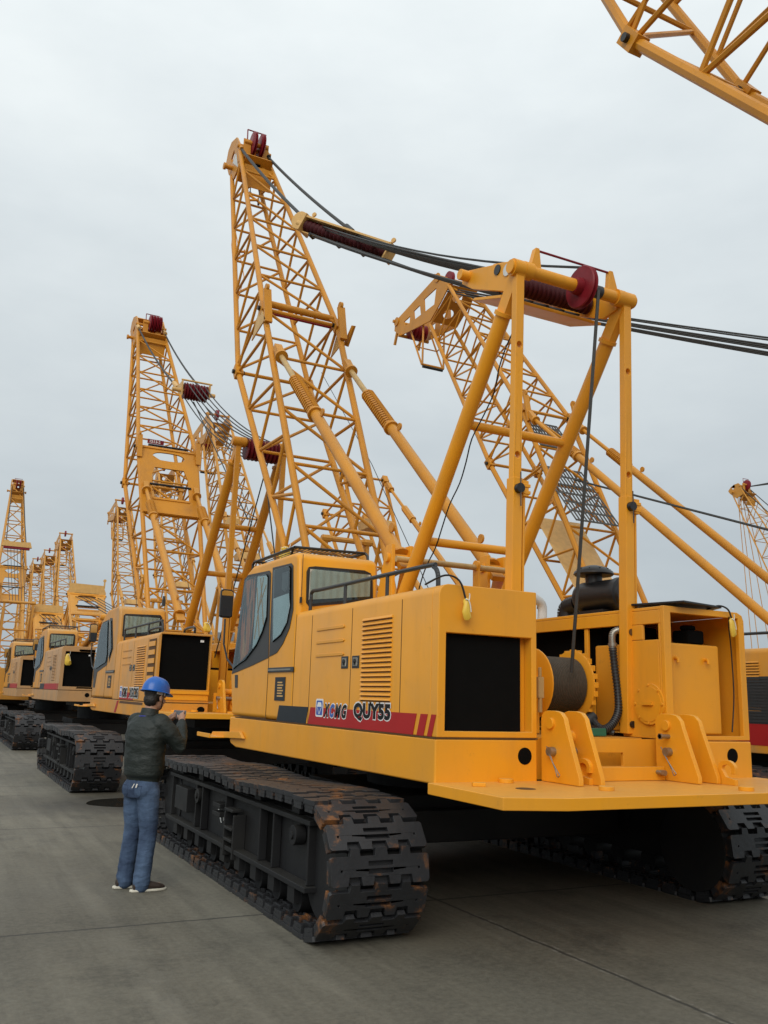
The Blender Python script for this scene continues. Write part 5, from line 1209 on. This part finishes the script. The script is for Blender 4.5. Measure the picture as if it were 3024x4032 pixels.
# hair and helmet
m = MB(); ball(m, hd((0, -.022, .035)), (.083, .094, .100)); ball(m, hd((0, -.055, -.035)), (.068, .056, .062))
hair = remesh('hair', m, 'hair', man, .006, .003, 40., (1, 1, 1), 2)
for v in hair.data.vertices:
    q_ = TILT.inverted() @ (v.co - HEADC)
    if q_.y > .045 and q_.z < .07: v.co = HEADC + TILT @ Vector((q_.x * .8, q_.y - .05, q_.z + .01))
hm = MB(); vs = []; rows = 9; n = 32; HT = TILT
for r_ in range(rows):
    a = math.pi / 2 * r_ / (rows - 1)
    for i in range(n):
        t = 2 * math.pi * i / n; rr = math.cos(a) ** .72; zz = math.sin(a) ** 1.0 * .128
        ridge = .007 * math.exp(-(math.cos(t) * rr / .22) ** 2) * math.sin(a)
        vs.append(hd((.112 * rr * math.cos(t), -.012 + .138 * rr * math.sin(t), .045 + zz + ridge)))
hm.add(vs, [(r_ * n + i, r_ * n + (i + 1) % n, (r_ + 1) * n + (i + 1) % n, (r_ + 1) * n + i) for r_ in range(rows - 1) for i in range(n)], True)
vs = []
for r0, z in ((.0, .045), (.004, .039), (.016, .036), (.017, .039), (.002, .047)):
    for i in range(n):
        t = 2 * math.pi * i / n; pk_ = .045 * max(0, math.sin(t)) ** 3 if r0 > .01 else 0
        vs.append(hd(((.112 + r0) * math.cos(t), -.012 + (.138 + r0 + pk_) * math.sin(t), z - (.006 if pk_ > .02 else 0))))
hm.add(vs, [(r_ * n + i, r_ * n + (i + 1) % n, (r_ + 1) * n + (i + 1) % n, (r_ + 1) * n + i) for r_ in range(4) for i in range(n)], True)
hlm = hm.build('hard_hat', 'helmet', man)
m = MB(); m.path([hd((.088, .0, .035)), hd((.084, .012, -.03)), hd((.05, .045, -.095)), hd((0, .06, -.112))], .0045, 5); m.path([hd((-.088, .0, .035)), hd((-.084, .012, -.03)), hd((-.05, .045, -.095)), hd((0, .06, -.112))], .0045, 5); m.build('chin_strap', 'black', hlm)
for s in (-1, 1): m = MB(); m.bar(hd((s * .083, -.07, .03)), hd((s * .083, .03, .03)), .004, .026, tuple(TILT @ Vector((0, 0, 1)))); m.build('helmet_band', 'cladding', hlm)
man.location = (-1.515, 2.52, 0); man.rotation_euler = (0, 0, R(-60))
ORG = Vector((0, 0, 0))
ph = MB(); ph.box(-.079, .079, -.004, .004, -.039, .039); pho = ph.build('phone', 'phone', None, bevel=.003)
tag(pho, 'gray phone held up sideways in both hands of the man in the hard hat', 'phone')
rz = Matrix.Rotation(R(-60), 3, 'Z'); pho.location = Vector((-1.515, 2.52, 0)) + rz @ Vector((0, .377, 1.470)); pho.rotation_euler = (R(-8), 0, R(-60))
ln = MB(); ln.disc((.062, .0048, .024), (0, 1, 0), .006, .002, 12); ln.build('phone_lens', 'black', pho)

# ================================================================== bags tied over lamps and sensors
def bag(label, loc, size, cord=None):
    global ORG
    ORG = Vector((0, 0, 0))
    m = MB(); w, h = size
    loft(m, [((0, 0, .0), w * .16, w * .14, Z), ((0, 0, -.12 * h), w * .30, w * .26, Z), ((.05 * w, 0, -.3 * h), w * .34, w * .27, Z), ((.1 * w, 0, -.62 * h), w * .50, w * .33, Z), ((.12 * w, 0, -.88 * h), w * .42, w * .28, Z), ((.14 * w, 0, -1.0 * h), w * .22, w * .12, Z)], 14)
    for v in m.v: v += Vector((noise.noise(v * 22 + Vector(loc)), noise.noise(v * 22 + Vector((5, 1, 2))), .4 * noise.noise(v * 18))) * w * .16
    o = m.build('plastic_bag', 'bag', None); o.location = loc; tag(o, label, 'bag', 'yellow plastic bags tied over lamps')
    m = MB(); m.curve([(-w * .2, -w * .2, -.06 * h), (0, -w * .28, -.10 * h), (w * .24, -w * .18, -.10 * h), (w * .3, -w * .2, .1 * h), (w * .25, -w * .2, .2 * h)], .005, 5); m.curve([(w * .1, -w * .28, -.1 * h), (w * .3, -w * .3, -.3 * h), (w * .42, -w * .3, -.62 * h)], .005, 5); m.build('string', 'tie', o)
    if cord: m = MB(); m.curve([Vector(p) - Vector(loc) for p in cord], .008, 6); m.build('cord', 'black', o)
    return o
bag('crumpled yellow bag hanging by a cord on rear corner of the left engine house', (.205, -.05, 2.435), (.075, .17), [(.02, .25, 2.55), (.06, .02, 2.60), (.15, -.04, 2.56), (.2, -.05, 2.43)])
bag('crumpled yellow bag hanging by a cord on the right house with open fuel tank', (3.0, -.05, 2.475), (.07, .17), [(2.86, .1, 2.55), (2.90, .0, 2.58), (2.97, -.04, 2.55), (3.0, -.05, 2.47)])
o = bag('yellow bag tied over the beacon on the roof of the front cab', (.30, 4.15, 3.42), (.17, .20))
o = bag('yellow bag on the engine roof beside the open black radiator frame', (.82, 9.2, 2.86), (.16, .17))
o = bag('small yellow bag hanging over the radiator of the third crane', (.05, 20.1, 2.62), (.18, .32))
# ================================================================== setting
ORG = Vector((0, 0, 0))
g = MB(); g.add([(-400, -400, 0), (400, -400, 0), (400, 400, 0), (-400, 400, 0)], [(0, 1, 2, 3)]); gr = g.build('ground', 'concrete'); gr['kind'] = 'structure'; gr['label'] = 'worn concrete slab yard with joints and scuffs'
random.seed(3); pts = []
for i in range(40):
    a = 2 * math.pi * i / 40; r = 1 + .22 * noise.noise(Vector((math.cos(a) * 1.1, math.sin(a) * 1.1, 4.)))
    pts.append((-.12 + .85 * r * math.cos(a), 8.65 + .62 * r * math.sin(a)))
p = MB(); p.add([(x, y, .004) for x, y in pts], [tuple(range(40))]); pu = p.build('puddle', 'water'); pu['kind'] = 'structure'; pu['label'] = 'dark rain puddle on the concrete'
wh = thing('warehouse', 'long pale low warehouse far behind the second row of cranes', 'building', (40, 75, 0))
m = MB(); m.box(14, 70, 70, 84, 0, 6.2); m.build('wall', 'cladding', wh)
m = MB(); m.prism([(69.5, 6.2), (77, 7.4), (84.5, 6.2)], 'x', 13.8, 70.2); m.build('roof', 'grille', wh)
m = MB()
for i in range(9): m.box(16 + i * 6, 19 + i * 6, 69.9, 69.96, 1.6, 3.2)
m.build('window_band', 'rubber', wh)
tk = thing('water_tank', 'grey upright storage tank beside the far pale warehouse', 'tank', (20.5, 66, 0))
m = MB(); m.lathe((20.5, 66, 0), (0, 0, 1), [(0, .001), (0, 1.1), (7.4, 1.1), (8.0, .8), (8.3, .001)], 24); m.build('tank_shell', 'grille', tk)

# ================================================================== sky, sun, camera
w = bpy.data.worlds.new('World'); S.world = w; w.use_nodes = True; nt = w.node_tree; nt.nodes.clear()
out = nt.nodes.new('ShaderNodeOutputWorld'); bg = nt.nodes.new('ShaderNodeBackground'); nt.links.new(bg.outputs[0], out.inputs[0])
SUN_EL, SUN_AZ = R(36), R(215)
sk = nt.nodes.new('ShaderNodeTexSky'); sk.sky_type = 'NISHITA'; sk.sun_disc = False; sk.sun_elevation = SUN_EL; sk.sun_rotation = SUN_AZ; sk.air_density = 1.; sk.dust_density = 4.
tc = nt.nodes.new('ShaderNodeTexCoord'); sp = nt.nodes.new('ShaderNodeSeparateXYZ'); nt.links.new(tc.outputs['Generated'], sp.inputs[0])
el = ramp(nt, sp.outputs[2], .02, .64, (.47, .525, .56, 1), (.93, .985, .995, 1))
mp = nt.nodes.new('ShaderNodeMapping'); mp.inputs['Scale'].default_value = (1.2, 1.2, 3.0); nt.links.new(tc.outputs['Generated'], mp.inputs[0])
n1 = ramp(nt, nz(nt, mp.outputs[0], 1.6, 5, .5), .3, .75); n2 = ramp(nt, nz(nt, mp.outputs[0], 5.5, 5, .55), .3, .75)
cl = mixc(nt, n1, (.87, .89, .91), (1.09, 1.085, 1.075)); c2w = mixc(nt, n2, (.955, .96, .965), (1.035, 1.033, 1.03))
col = mixc(nt, 1., mixc(nt, 1., el, cl, 'MULTIPLY'), c2w, 'MULTIPLY')
sc = nt.nodes.new('ShaderNodeVectorMath'); sc.operation = 'SCALE'; sc.inputs['Scale'].default_value = .08; nt.links.new(sk.outputs[0], sc.inputs[0])
nt.links.new(mixc(nt, .94, sc.outputs[0], col), bg.inputs[0]); bg.inputs[1].default_value = 1.0
su = bpy.data.lights.new('sun', 'SUN'); su.energy = 1.5; su.angle = R(45); su.color = (1, .95, .86); so_ = bpy.data.objects.new('sun', su); COL.objects.link(so_)
dv = Vector((-math.cos(SUN_EL) * .62, -math.cos(SUN_EL) * .78, math.sin(SUN_EL))); so_.rotation_euler = dv.to_track_quat('Z', 'Y').to_euler()
sk.sun_rotation = math.atan2(dv.x, dv.y)
cd = bpy.data.cameras.new('camera'); cam = bpy.data.objects.new('camera', cd); COL.objects.link(cam); S.camera = cam
cd.sensor_fit = 'VERTICAL'; cd.sensor_height = 36.; cd.lens = 3454. / 4032 * 36; cd.clip_end = 2000
X = Vector((.8894, -.4561, .0308)); D = Vector((.1217, .1713, -.9777)); F = Vector((.4406, .8733, .2079))
X = (X - F * X.dot(F)).normalized(); F.normalize(); U = X.cross(-F) * -1; U = (-D - F * (-D).dot(F) - X * (-D).dot(X)).normalized()
mt = Matrix(((X.x, U.x, -F.x, -3.33), (X.y, U.y, -F.y, -5.641), (X.z, U.z, -F.z, 1.675), (0, 0, 0, 1))); cam.matrix_world = mt
S.view_settings.view_transform = 'Standard'; S.view_settings.look = 'None'; S.view_settings.exposure = 0
S.render.resolution_x = 768; S.render.resolution_y = 1024
S.render.film_transparent = False
